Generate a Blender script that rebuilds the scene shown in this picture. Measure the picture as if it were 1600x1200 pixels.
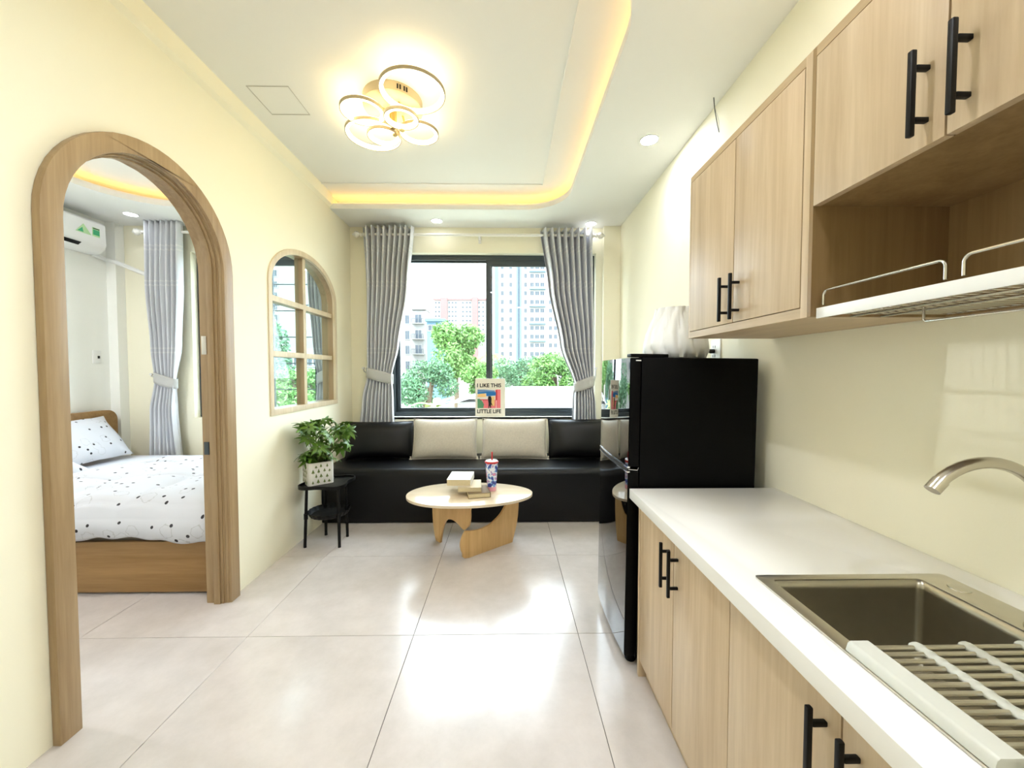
import bpy, bmesh, math, random
from mathutils import Vector, Matrix
from mathutils.geometry import tessellate_polygon

random.seed(7)
PI = math.pi
for o in list(bpy.data.objects):
    bpy.data.objects.remove(o, do_unlink=True)
SC = bpy.context.scene
COL = SC.collection

# ------------------------------------------------------------------ camera, world, sun, exposure
CAMZ = 1.28
cam_d = bpy.data.cameras.new('camera')
cam_d.sensor_width = 36.0
cam_d.lens = 13.5
cam_d.clip_start = 0.02
cam_d.clip_end = 2000
cam = bpy.data.objects.new('camera', cam_d)
cam.location = (0, 0, CAMZ)
cam.rotation_euler = (math.radians(90 - 1.9), 0, math.radians(-0.86))
COL.objects.link(cam)
SC.camera = cam

world = bpy.data.worlds.new('sky')
SC.world = world
world.use_nodes = True
_bg = world.node_tree.nodes['Background']
_bg.inputs[0].default_value = (0.79, 0.90, 1.0, 1)
_bg.inputs[1].default_value = 4.4

sun_d = bpy.data.lights.new('sun', 'SUN')
sun_d.energy = 1.2
sun_d.angle = math.radians(4)
sun_d.color = (1.0, 0.96, 0.88)
sun = bpy.data.objects.new('sun', sun_d)
sun.rotation_euler = (math.radians(48), 0, math.radians(-28))   # high, from behind the house
COL.objects.link(sun)

SC.view_settings.view_transform = 'Standard'
SC.view_settings.look = 'None'
SC.view_settings.exposure = 1.35
SC.view_settings.gamma = 1.0
SC.view_settings.use_curve_mapping = False
LAMP_E = 3.6        # ceiling lamp acrylic
DOWN_E = 240.0       # downlight lenses
COVE_E = 3.2         # warm led strips in the ceiling coves

# ------------------------------------------------------------------ materials
def _nt(name):
    m = bpy.data.materials.new(name)
    m.use_nodes = True
    nt = m.node_tree
    return m, nt, nt.nodes['Principled BSDF']

def lin(c):
    return tuple(((v / 255) / 12.92 if v / 255 <= 0.04045 else ((v / 255 + 0.055) / 1.055) ** 2.4) for v in c)

def mat(name, rgb, rough=0.5, metal=0.0, var=0.0, scale=8.0, bump=0.0, bscale=60.0, spec=0.5, coat=0.0, sheen=0.0):
    m, nt, b = _nt(name)
    c = lin(rgb)
    b.inputs['Base Color'].default_value = (*c, 1)
    b.inputs['Roughness'].default_value = rough
    b.inputs['Metallic'].default_value = metal
    b.inputs['Specular IOR Level'].default_value = spec
    b.inputs['Coat Weight'].default_value = coat
    b.inputs['Sheen Weight'].default_value = sheen
    tc = nt.nodes.new('ShaderNodeTexCoord')
    nz = nt.nodes.new('ShaderNodeTexNoise')
    nz.inputs['Scale'].default_value = scale
    nz.inputs['Detail'].default_value = 4
    nt.links.new(tc.outputs['Object'], nz.inputs['Vector'])
    mx = nt.nodes.new('ShaderNodeMix'); mx.data_type = 'RGBA'
    v = max(var, 0.015)
    mx.inputs[6].default_value = (*[x * (1 - v) for x in c], 1)
    mx.inputs[7].default_value = (*[min(1, x * (1 + v)) for x in c], 1)
    nt.links.new(nz.outputs['Fac'], mx.inputs[0])
    nt.links.new(mx.outputs[2], b.inputs['Base Color'])
    if bump:
        n2 = nt.nodes.new('ShaderNodeTexNoise'); n2.inputs['Scale'].default_value = bscale
        nt.links.new(tc.outputs['Object'], n2.inputs['Vector'])
        bp = nt.nodes.new('ShaderNodeBump'); bp.inputs['Strength'].default_value = bump
        bp.inputs['Distance'].default_value = 0.01
        nt.links.new(n2.outputs['Fac'], bp.inputs['Height'])
        nt.links.new(bp.outputs['Normal'], b.inputs['Normal'])
    return m

def wood(name, c1, c2, stretch=(1, 1, 0.06), scale=14.0, rough=0.42, knots=0.35):
    m, nt, b = _nt(name)
    tc = nt.nodes.new('ShaderNodeTexCoord')
    mp = nt.nodes.new('ShaderNodeMapping'); mp.inputs['Scale'].default_value = stretch
    oi = nt.nodes.new('ShaderNodeObjectInfo')
    ad = nt.nodes.new('ShaderNodeVectorMath'); ad.operation = 'ADD'
    sc_ = nt.nodes.new('ShaderNodeVectorMath'); sc_.operation = 'SCALE'; sc_.inputs[3].default_value = 9.0
    cb = nt.nodes.new('ShaderNodeCombineXYZ')
    for i in range(3):
        nt.links.new(oi.outputs['Random'], cb.inputs[i])
    nt.links.new(cb.outputs[0], sc_.inputs[0])
    nt.links.new(tc.outputs['Object'], ad.inputs[0]); nt.links.new(sc_.outputs[0], ad.inputs[1])
    nt.links.new(ad.outputs[0], mp.inputs['Vector'])
    n1 = nt.nodes.new('ShaderNodeTexNoise'); n1.inputs['Scale'].default_value = scale
    n1.inputs['Detail'].default_value = 8; n1.inputs['Roughness'].default_value = 0.65; n1.inputs['Distortion'].default_value = 0.6
    n2 = nt.nodes.new('ShaderNodeTexNoise'); n2.inputs['Scale'].default_value = scale * 6
    n2.inputs['Detail'].default_value = 3
    nt.links.new(mp.outputs[0], n1.inputs['Vector']); nt.links.new(mp.outputs[0], n2.inputs['Vector'])
    ma = nt.nodes.new('ShaderNodeMath'); ma.operation = 'MULTIPLY_ADD'; ma.inputs[1].default_value = 0.3
    nt.links.new(n2.outputs['Fac'], ma.inputs[0]); nt.links.new(n1.outputs['Fac'], ma.inputs[2])
    rp = nt.nodes.new('ShaderNodeValToRGB')
    rp.color_ramp.elements[0].position = 0.42; rp.color_ramp.elements[0].color = (*lin(c1), 1)
    rp.color_ramp.elements[1].position = 0.85; rp.color_ramp.elements[1].color = (*lin(c2), 1)
    nt.links.new(ma.outputs[0], rp.inputs[0])
    nt.links.new(rp.outputs[0], b.inputs['Base Color'])
    b.inputs['Roughness'].default_value = rough
    bp = nt.nodes.new('ShaderNodeBump'); bp.inputs['Strength'].default_value = 0.06; bp.inputs['Distance'].default_value = 0.004
    nt.links.new(n2.outputs['Fac'], bp.inputs['Height']); nt.links.new(bp.outputs['Normal'], b.inputs['Normal'])
    return m

def emit(name, rgb, strength, var=0.05):
    m, nt, b = _nt(name)
    b.inputs['Base Color'].default_value = (*lin(rgb), 1)
    b.inputs['Emission Color'].default_value = (*lin(rgb), 1)
    b.inputs['Emission Strength'].default_value = strength
    return m

def glass_pane(name, tint, refl=0.06):
    m = bpy.data.materials.new(name); m.use_nodes = True
    nt = m.node_tree; nt.nodes.remove(nt.nodes['Principled BSDF'])
    out = nt.nodes['Material Output']
    t = nt.nodes.new('ShaderNodeBsdfTransparent'); t.inputs[0].default_value = (*tint, 1)
    g = nt.nodes.new('ShaderNodeBsdfGlossy'); g.inputs['Roughness'].default_value = 0.01
    lw = nt.nodes.new('ShaderNodeLayerWeight')
    pw = nt.nodes.new('ShaderNodeMath'); pw.operation = 'POWER'; pw.inputs[1].default_value = 5.0
    nt.links.new(lw.outputs['Facing'], pw.inputs[0])
    fr = nt.nodes.new('ShaderNodeMath'); fr.operation = 'MULTIPLY_ADD'; fr.inputs[1].default_value = 0.5; fr.inputs[2].default_value = refl * 0.5
    nt.links.new(pw.outputs[0], fr.inputs[0])
    mx = nt.nodes.new('ShaderNodeMixShader')
    nt.links.new(fr.outputs[0], mx.inputs[0]); nt.links.new(t.outputs[0], mx.inputs[1]); nt.links.new(g.outputs[0], mx.inputs[2])
    nt.links.new(mx.outputs[0], out.inputs[0])
    return m

def tile_mat():
    m, nt, b = _nt('porcelain_tile')
    tc = nt.nodes.new('ShaderNodeTexCoord'); oi = nt.nodes.new('ShaderNodeObjectInfo')
    cb = nt.nodes.new('ShaderNodeCombineXYZ')
    for i in range(3): nt.links.new(oi.outputs['Random'], cb.inputs[i])
    sv = nt.nodes.new('ShaderNodeVectorMath'); sv.operation = 'SCALE'; sv.inputs[3].default_value = 17
    nt.links.new(cb.outputs[0], sv.inputs[0])
    ad = nt.nodes.new('ShaderNodeVectorMath'); ad.operation = 'ADD'
    nt.links.new(tc.outputs['Object'], ad.inputs[0]); nt.links.new(sv.outputs[0], ad.inputs[1])
    n1 = nt.nodes.new('ShaderNodeTexNoise'); n1.inputs['Scale'].default_value = 5; n1.inputs['Detail'].default_value = 9; n1.inputs['Roughness'].default_value = 0.7
    nt.links.new(ad.outputs[0], n1.inputs['Vector'])
    rp = nt.nodes.new('ShaderNodeValToRGB')
    rp.color_ramp.elements[0].position = 0.3; rp.color_ramp.elements[0].color = (*lin((198, 190, 185)), 1)
    rp.color_ramp.elements[1].position = 0.72; rp.color_ramp.elements[1].color = (*lin((216, 208, 204)), 1)
    nt.links.new(n1.outputs['Fac'], rp.inputs[0]); nt.links.new(rp.outputs[0], b.inputs['Base Color'])
    n2 = nt.nodes.new('ShaderNodeTexNoise'); n2.inputs['Scale'].default_value = 3; n2.inputs['Detail'].default_value = 5
    nt.links.new(ad.outputs[0], n2.inputs['Vector'])
    mr = nt.nodes.new('ShaderNodeMapRange'); mr.inputs[3].default_value = 0.15; mr.inputs[4].default_value = 0.21
    nt.links.new(n2.outputs['Fac'], mr.inputs[0]); nt.links.new(mr.outputs[0], b.inputs['Roughness'])
    b.inputs['Specular IOR Level'].default_value = 0.75
    return m

def print_fabric(name, base, dot, line):
    """white cotton printed with scattered dots and loose outlined doodles; UV in metres"""
    m, nt, b = _nt(name)
    uv = nt.nodes.new('ShaderNodeUVMap')
    nz = nt.nodes.new('ShaderNodeTexNoise'); nz.inputs['Scale'].default_value = 38; nz.inputs['Detail'].default_value = 2
    nt.links.new(uv.outputs[0], nz.inputs['Vector'])
    dv = nt.nodes.new('ShaderNodeVectorMath'); dv.operation = 'SCALE'; dv.inputs[3].default_value = 0.035
    nt.links.new(nz.outputs['Color'], dv.inputs[0])
    ad = nt.nodes.new('ShaderNodeVectorMath'); ad.operation = 'ADD'
    nt.links.new(uv.outputs[0], ad.inputs[0]); nt.links.new(dv.outputs[0], ad.inputs[1])
    v1 = nt.nodes.new('ShaderNodeTexVoronoi'); v1.voronoi_dimensions = '2D'; v1.inputs['Scale'].default_value = 8.5
    nt.links.new(uv.outputs[0], v1.inputs['Vector'])
    lt = nt.nodes.new('ShaderNodeMath'); lt.operation = 'LESS_THAN'; lt.inputs[1].default_value = 0.075
    nt.links.new(v1.outputs['Distance'], lt.inputs[0])
    v2 = nt.nodes.new('ShaderNodeTexVoronoi'); v2.voronoi_dimensions = '2D'; v2.inputs['Scale'].default_value = 6.0
    nt.links.new(ad.outputs[0], v2.inputs['Vector'])
    s = nt.nodes.new('ShaderNodeMath'); s.operation = 'SUBTRACT'; s.inputs[1].default_value = 0.20
    nt.links.new(v2.outputs['Distance'], s.inputs[0])
    ab = nt.nodes.new('ShaderNodeMath'); ab.operation = 'ABSOLUTE'; nt.links.new(s.outputs[0], ab.inputs[0])
    l2 = nt.nodes.new('ShaderNodeMath'); l2.operation = 'LESS_THAN'; l2.inputs[1].default_value = 0.011
    nt.links.new(ab.outputs[0], l2.inputs[0])
    l2b = nt.nodes.new('ShaderNodeMath'); l2b.operation = 'MULTIPLY'; l2b.inputs[1].default_value = 0.3
    nt.links.new(l2.outputs[0], l2b.inputs[0])
    m1 = nt.nodes.new('ShaderNodeMix'); m1.data_type = 'RGBA'
    m1.inputs[6].default_value = (*lin(base), 1); m1.inputs[7].default_value = (*lin(line), 1)
    nt.links.new(l2b.outputs[0], m1.inputs[0])
    m2 = nt.nodes.new('ShaderNodeMix'); m2.data_type = 'RGBA'; m2.inputs[7].default_value = (*lin(dot), 1)
    nt.links.new(lt.outputs[0], m2.inputs[0]); nt.links.new(m1.outputs[2], m2.inputs[6])
    nt.links.new(m2.outputs[2], b.inputs['Base Color'])
    b.inputs['Roughness'].default_value = 0.8
    return m

def curtain_mat():
    m, nt, b = _nt('grey_satin')
    geo = nt.nodes.new('ShaderNodeNewGeometry')
    sx = nt.nodes.new('ShaderNodeSeparateXYZ'); nt.links.new(geo.outputs['Position'], sx.inputs[0])
    last = None
    for zc in (2.475, 2.435, 2.14, 2.10, 1.50, 1.46):
        s = nt.nodes.new('ShaderNodeMath'); s.operation = 'SUBTRACT'; s.inputs[1].default_value = zc
        nt.links.new(sx.outputs[2], s.inputs[0])
        a = nt.nodes.new('ShaderNodeMath'); a.operation = 'ABSOLUTE'; nt.links.new(s.outputs[0], a.inputs[0])
        l = nt.nodes.new('ShaderNodeMath'); l.operation = 'LESS_THAN'; l.inputs[1].default_value = 0.007
        nt.links.new(a.outputs[0], l.inputs[0])
        if last is None: last = l
        else:
            mx = nt.nodes.new('ShaderNodeMath'); mx.operation = 'MAXIMUM'
            nt.links.new(last.outputs[0], mx.inputs[0]); nt.links.new(l.outputs[0], mx.inputs[1]); last = mx
    mm = nt.nodes.new('ShaderNodeMix'); mm.data_type = 'RGBA'
    mm.inputs[6].default_value = (*lin((220, 222, 228)), 1); mm.inputs[7].default_value = (*lin((232, 233, 236)), 1)
    nt.links.new(last.outputs[0], mm.inputs[0]); nt.links.new(mm.outputs[2], b.inputs['Base Color'])
    b.inputs['Roughness'].default_value = 0.45; b.inputs['Sheen Weight'].default_value = 0.15
    return m

def leaf_mat(name, c1, c2, rough=0.45, trans=0.25):
    m, nt, b = _nt(name)
    tc = nt.nodes.new('ShaderNodeTexCoord')
    nz = nt.nodes.new('ShaderNodeTexNoise'); nz.inputs['Scale'].default_value = 1.7; nz.inputs['Detail'].default_value = 6
    geo = nt.nodes.new('ShaderNodeNewGeometry')
    nt.links.new(tc.outputs['Object'], nz.inputs['Vector'])
    av = nt.nodes.new('ShaderNodeMath'); av.operation = 'MULTIPLY_ADD'; av.inputs[1].default_value = 0.55
    nt.links.new(geo.outputs['Random Per Island'], av.inputs[0])
    mu = nt.nodes.new('ShaderNodeMath'); mu.operation = 'MULTIPLY'; mu.inputs[1].default_value = 0.5
    nt.links.new(nz.outputs['Fac'], mu.inputs[0]); nt.links.new(mu.outputs[0], av.inputs[2])
    mx = nt.nodes.new('ShaderNodeMix'); mx.data_type = 'RGBA'
    mx.inputs[6].default_value = (*lin(c1), 1); mx.inputs[7].default_value = (*lin(c2), 1)
    nt.links.new(av.outputs[0], mx.inputs[0]); nt.links.new(mx.outputs[2], b.inputs['Base Color'])
    b.inputs['Roughness'].default_value = rough
    b.inputs['Transmission Weight'].default_value = 0.0
    return m

def blob_print(name):
    m, nt, b = _nt(name)
    tc = nt.nodes.new('ShaderNodeTexCoord')
    v = nt.nodes.new('ShaderNodeTexNoise'); v.inputs['Scale'].default_value = 26; v.inputs['Detail'].default_value = 1
    nt.links.new(tc.outputs['Object'], v.inputs['Vector'])
    rp = nt.nodes.new('ShaderNodeValToRGB'); rp.color_ramp.interpolation = 'CONSTANT'
    e = rp.color_ramp.elements
    e[0].position = 0.0; e[0].color = (*lin((70, 80, 165)), 1)
    e[1].position = 0.43; e[1].color = (*lin((120, 165, 225)), 1)
    for p, c in ((0.49, (238, 240, 250)), (0.57, (175, 160, 215)), (0.64, (235, 150, 180))):
        x = e.new(p); x.color = (*lin(c), 1)
    nt.links.new(v.outputs['Fac'], rp.inputs[0]); nt.links.new(rp.outputs[0], b.inputs['Base Color'])
    b.inputs['Roughness'].default_value = 0.15
    return m

M = {}
M['wall'] = mat('cream_paint', (250, 245, 221), 0.75, var=0.015, scale=3, bump=0.03, bscale=200)
M['wallbed'] = mat('white_paint', (250, 250, 244), 0.75, var=0.01, scale=3)
M['ceil'] = mat('ceiling_paint', (242, 242, 238), 0.8, var=0.01, scale=2)
M['hatch'] = mat('hatch_gap', (200, 198, 192), 0.9)
M['grout'] = mat('grout', (84, 80, 76), 0.9, spec=0.1)
M['tile'] = tile_mat()
M['oak'] = wood('light_oak_laminate', (184, 158, 124), (212, 190, 158), (1, 1, 0.05), 16)
M['oakside'] = wood('oak_laminate_carcass', (176, 150, 114), (206, 182, 146), (1, 0.05, 1), 16)
M['oakshade'] = wood('oak_laminate_shaded', (128, 100, 62), (158, 130, 90), (1, 1, 0.05), 16)  # same oak laminate, with the shade of the open niche put into its colour
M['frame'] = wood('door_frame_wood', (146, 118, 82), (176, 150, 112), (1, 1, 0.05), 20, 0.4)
M['palewood'] = wood('pale_window_wood', (205, 186, 152), (226, 210, 180), (1, 1, 0.05), 20, 0.45)
M['bedwood'] = wood('bed_wood', (138, 102, 54), (168, 130, 80), (0.06, 1, 1), 14, 0.45)
M['tablewood'] = wood('coffee_table_wood', (196, 152, 92), (224, 186, 128), (1, 1, 0.07), 12, 0.35)
M['tabletop'] = wood('coffee_table_top_sheen', (220, 200, 170), (234, 218, 192), (0.07, 1, 1), 12, 0.14)  # paler than the panels: the sky's reflection is put into the colour
M['white'] = mat('white_plastic', (243, 243, 240), 0.35)
M['worktop'] = mat('white_worktop', (238, 236, 230), 0.22, var=0.01)
M['black'] = mat('black_metal', (7, 7, 8), 0.45, spec=0.25)
M['blackside'] = mat('black_fridge_side', (3, 3, 4), 0.45, spec=0.1)
M['blackglass'] = mat('black_fridge_glass', (5, 5, 6), 0.015, spec=0.9, coat=0.6)
M['chrome'] = mat('chrome', (225, 225, 228), 0.08, 1.0)
M['steel'] = mat('brushed_steel', (205, 200, 188), 0.28, 1.0, var=0.05, scale=40)
M['darksteel'] = mat('sink_steel', (176, 170, 154), 0.36, 1.0, var=0.08, scale=30)
M['nickel'] = mat('brushed_nickel', (196, 190, 178), 0.26, 1.0)
M['wire'] = mat('rack_wire', (208, 204, 196), 0.2, 1.0)
M['sofa'] = mat('black_leather', (6, 7, 10), 0.40, var=0.1, scale=30, bump=0.08, bscale=350, spec=0.3)
M['blackcush'] = mat('black_cushion_leather', (9, 9, 11), 0.36, spec=0.35, bump=0.12, bscale=300)
M['linen'] = mat('beige_linen', (208, 200, 186), 0.9, var=0.16, scale=70, bump=0.3, bscale=420, sheen=0.2)
M['alu'] = mat('dark_aluminium', (52, 62, 68), 0.4, 0.0)
M['curtain'] = curtain_mat()
M['tie'] = mat('curtain_tie', (190, 190, 188), 0.6)
M['rod'] = mat('white_rod', (240, 238, 232), 0.35)
M['glass'] = glass_pane('window_glass', (0.97, 0.99, 0.985))
M['greenglass'] = glass_pane('greenish_glass', (0.90, 0.97, 0.965))
M['pot'] = mat('white_pot', (238, 236, 230), 0.6)
M['treeprint'] = mat('green_tree_print', (104, 120, 62), 0.7, var=0.3, scale=30)
M['soil'] = mat('soil', (60, 44, 32), 0.95, var=0.4, scale=60)
M['leaf'] = leaf_mat('plant_leaf', (34, 74, 28), (118, 160, 52), 0.35)
M['stem'] = mat('plant_stem', (98, 110, 56), 0.6)
M['paper'] = mat('book_pages', (222, 206, 166), 0.9, var=0.12, scale=120)
M['cover'] = mat('white_book_cover', (236, 232, 220), 0.5)
M['covertan'] = mat('tan_book_cover', (205, 190, 160), 0.6)
M['coverdark'] = mat('dark_book_cover', (120, 98, 66), 0.6)
M['red'] = mat('red_plastic', (205, 36, 44), 0.3)
M['tumbler'] = blob_print('tumbler_print')
M['pink'] = mat('pink_plastic', (236, 168, 184), 0.3)
M['duvet'] = print_fabric('printed_duvet', (206, 207, 212), (40, 36, 40), (120, 116, 106))
M['sheet'] = mat('pale_sheet', (226, 228, 236), 0.8)
M['mattress'] = mat('mattress', (150, 140, 124), 0.9)
M['acgreen'] = mat('sticker_green', (64, 176, 120), 0.5)
M['aclight'] = mat('sticker_light', (190, 226, 170), 0.5)
M['dark'] = mat('dark_slot', (16, 16, 16), 0.7)
M['greyplastic'] = mat('grey_green_plastic', (202, 202, 192), 0.45)
M['vase'] = mat('white_porcelain', (250, 252, 253), 0.3)
M['gold'] = mat('champagne_metal', (206, 178, 120), 0.3, 0.85)
M['lampwhite'] = mat('lamp_white_metal', (176, 164, 136), 0.4)
M['lampglow'] = emit('lamp_acrylic', (255, 232, 180), LAMP_E)
M['down'] = emit('fill_downlight_lens', (244, 248, 255), DOWN_E)  # only on the added out-of-view downlights that fill the main room
M['fillbed'] = emit('bedroom_fill_lens', (250, 250, 255), DOWN_E * 1.9)  # for the added out-of-view downlight that brightens the bedroom
M['downmid'] = emit('kitchen_downlight_lens', (244, 248, 255), DOWN_E * 0.5)
M['downdim'] = emit('dim_downlight_lens', (244, 248, 255), 8.0)
M['cove'] = emit('cove_led', (255, 204, 120), COVE_E)
M['card'] = mat('print_card', (238, 232, 216), 0.7)
M['ink'] = mat('print_ink', (24, 20, 22), 0.7)

# ------------------------------------------------------------------ mesh helpers
class MB:
    def __init__(self):
        self.v = []; self.f = []; self.uv = None
    def box(self, x0, x1, y0, y1, z0, z1):
        b = len(self.v)
        self.v += [(x0, y0, z0), (x1, y0, z0), (x1, y1, z0), (x0, y1, z0), (x0, y0, z1), (x1, y0, z1), (x1, y1, z1), (x0, y1, z1)]
        self.f += [tuple(b + i for i in q) for q in ((0, 3, 2, 1), (4, 5, 6, 7), (0, 1, 5, 4), (1, 2, 6, 5), (2, 3, 7, 6), (3, 0, 4, 7))]
        return self
    def prism(self, loops, fn, a, b):
        """extrude 2D loops (first outer, rest holes) from depth a to b; fn(u, v, d) -> xyz"""
        base = len(self.v)
        flat = [p for l in loops for p in l]
        n = len(flat)
        tris = tessellate_polygon([[Vector((p[0], p[1], 0)) for p in l] for l in loops])
        self.v += [tuple(fn(p[0], p[1], a)) for p in flat] + [tuple(fn(p[0], p[1], b)) for p in flat]
        for t in tris:
            self.f.append((base + t[0], base + t[1], base + t[2]))
            self.f.append((base + n + t[2], base + n + t[1], base + n + t[0]))
        k = 0
        for l in loops:
            m = len(l)
            for i in range(m):
                j = (i + 1) % m
                self.f.append((base + k + i, base + k + j, base + n + k + j, base + n + k + i))
            k += m
        return self
    def tube(self, path, r, n=8, closed=False, radii=None):
        base = len(self.v)
        P = [Vector(p) for p in path]
        m = len(P)
        prev = None
        for i, p in enumerate(P):
            if closed:
                t = (P[(i + 1) % m] - P[i - 1]).normalized()
            else:
                t = (P[min(i + 1, m - 1)] - P[max(i - 1, 0)]).normalized()
            if prev is None:
                u = t.orthogonal().normalized()
            else:
                u = (prev - t * prev.dot(t)).normalized()
            prev = u
            w = t.cross(u)
            rr = radii[i] if radii else r
            for k in range(n):
                a = 2 * PI * k / n
                self.v.append(tuple(p + (u * math.cos(a) + w * math.sin(a)) * rr))
        for i in range(m if closed else m - 1):
            j = (i + 1) % m
            for k in range(n):
                k2 = (k + 1) % n
                self.f.append((base + i * n + k, base + i * n + k2, base + j * n + k2, base + j * n + k))
        if not closed:
            self.f.append(tuple(base + k for k in reversed(range(n))))
            self.f.append(tuple(base + (m - 1) * n + k for k in range(n)))
        return self
    def lathe(self, prof, c, n=32, mod=None):
        base = len(self.v)
        m = len(prof)
        for (r, z) in prof:
            for k in range(n):
                a = 2 * PI * k / n
                rr = r * (mod(a, z) if mod else 1)
                self.v.append((c[0] + rr * math.cos(a), c[1] + rr * math.sin(a), c[2] + z))
        for i in range(m - 1):
            for k in range(n):
                k2 = (k + 1) % n
                self.f.append((base + i * n + k, base + i * n + k2, base + (i + 1) * n + k2, base + (i + 1) * n + k))
        self.f.append(tuple(base + k for k in reversed(range(n))))
        self.f.append(tuple(base + (m - 1) * n + k for k in range(n)))
        return self
    def grid(self, fn, nu, nv, uvs=None, closed_u=False):
        base = len(self.v)
        cols = nu if closed_u else nu + 1
        for j in range(nv + 1):
            for i in range(cols):
                self.v.append(tuple(fn(i / nu, j / nv)))
        for j in range(nv):
            for i in range(nu):
                i2 = (i + 1) % cols
                self.f.append((base + j * cols + i, base + j * cols + i2, base + (j + 1) * cols + i2, base + (j + 1) * cols + i))
        if uvs:
            self.uv = {}
            for j in range(nv + 1):
                for i in range(cols):
                    self.uv[base + j * cols + i] = uvs(i / nu, j / nv)
        return self
    def xform(self, M4):
        self.v = [tuple(M4 @ Vector(p)) for p in self.v]
        return self
    def build(self, name, m, parent=None, bevel=0.0, smooth=True, angle=35, seg=2):
        off = root_loc(parent)
        me = bpy.data.meshes.new(name)
        me.from_pydata([(p[0] - off[0], p[1] - off[1], p[2] - off[2]) for p in self.v], [], self.f)
        if self.uv:
            ul = me.uv_layers.new(name='UVMap')
            for lp in me.loops:
                ul.data[lp.index].uv = self.uv.get(lp.vertex_index, (0, 0))
        bm = bmesh.new(); bm.from_mesh(me)
        bmesh.ops.recalc_face_normals(bm, faces=bm.faces)
        if bevel:
            ed = [e for e in bm.edges if len(e.link_faces) == 2 and e.calc_face_angle(0) > math.radians(40)]
            bmesh.ops.bevel(bm, geom=ed, offset=bevel, segments=seg, profile=0.6, affect='EDGES', clamp_overlap=True)
        bm.to_mesh(me); bm.free()
        if smooth:
            me.polygons.foreach_set('use_smooth', [True] * len(me.polygons))
            me.set_sharp_from_angle(angle=math.radians(angle))
        me.materials.append(M[m] if isinstance(m, str) else m)
        return link(name, me, parent)

ROOT = {}
def root_loc(p):
    while p is not None and p.parent is not None:
        p = p.parent
    return p.location if p is not None else (0, 0, 0)

def link(name, me, parent=None):
    o = bpy.data.objects.new(name, me)
    COL.objects.link(o)
    if parent is not None:
        o.parent = parent
    return o

def tag(o, label=None, cat=None, group=None, kind=None):
    if label: o['label'] = label
    if cat: o['category'] = cat
    if group: o['group'] = group
    if kind: o['kind'] = kind
    return o

def thing(name, label, cat, loc, group=None, kind=None):
    o = link(name, None)
    o.location = loc
    o.empty_display_size = 0.05
    return tag(o, label, cat, group, kind)

XY = lambda u, v, d: (u, v, d)
YZ = lambda u, v, d: (d, u, v)
XZ = lambda u, v, d: (u, d, v)
def B(*a): return MB().box(*a)
def rect(a, b, c, d): return [(a, c), (b, c), (b, d), (a, d)]
def rrect(a, b, c, d, r, n=6):
    out = []
    for cx, cy, a0 in ((b - r, c + r, -90), (b - r, d - r, 0), (a + r, d - r, 90), (a + r, c + r, 180)):
        for k in range(n + 1):
            t = math.radians(a0 + 90 * k / n)
            out.append((cx + r * math.cos(t), cy + r * math.sin(t)))
    return out
def arch(y0, y1, zb, zs, rise, n=28):
    c, a = (y0 + y1) / 2, (y1 - y0) / 2
    return [(y0, zb)] + [(c - a * math.cos(PI * k / n), zs + rise * math.sin(PI * k / n)) for k in range(n + 1)] + [(y1, zb)]

XL, XR, YB, YF = -1.55, 1.13, 3.88, -1.6      # room: left, right, window wall, wall behind the camera
ZP, ZT = 2.71, 2.838                          # perimeter ceiling and raised tray
BXL, BYN = -3.85, 1.0                         # bedroom far-left wall and near wall
WT = 0.10

# ------------------------------------------------------------------ floor
fl = tag(B(BXL - 0.15, XR + 0.15, YF - 0.15, YB + 0.2, -0.12, -0.004).build('floor', 'grout', smooth=False), kind='structure')
fl['label'] = 'large pale greige porcelain floor tiles running through both rooms'
T = 0.8
xs = [0.35 + T * k for k in range(-6, 2)]
ys = [1.83 + T * k for k in range(-5, 4)]
_tile_cache = {}
for xa in xs:
    for ya in ys:
        x0, x1 = max(xa, BXL), min(xa + T, XR)
        y0, y1 = max(ya, YF), min(ya + T, YB)
        if x1 - x0 < 0.03 or y1 - y0 < 0.03: continue
        if x1 <= XL - WT - 0.0 and y1 <= BYN: continue
        key = (round(x1 - x0, 3), round(y1 - y0, 3))
        if key not in _tile_cache:
            w, h = key
            o = B(0.0012, w - 0.0012, 0.0012, h - 0.0012, -0.012, 0.0).build('tile', 'tile', fl, bevel=0.0008, seg=1)
            _tile_cache[key] = o.data
        else:
            o = link('tile', _tile_cache[key], fl)
        o.location = (x0, y0, 0)

# ------------------------------------------------------------------ walls
DC, DR = 1.735, 0.371     # door centre along Y, clear radius
DS = 1.807               # door arch spring height
AW0, AW1, AWB, AWS, AWR = 2.535, 3.535, 0.985, 1.885, 0.305   # arched inner window
door_notch = arch(DC - DR - 0.02, DC + DR + 0.02, 0, DS, DR + 0.02)
outer = [(YF, 0)] + door_notch + [(YB, 0), (YB, ZT + 0.1), (YF, ZT + 0.1)]
wl = MB().prism([outer, arch(AW0, AW1, AWB, AWS, AWR)], YZ, XL - WT, XL).build('wall_left', 'wall', smooth=False)
tag(wl, 'cream partition wall with arched doorway and arched window', kind='structure')

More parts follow.
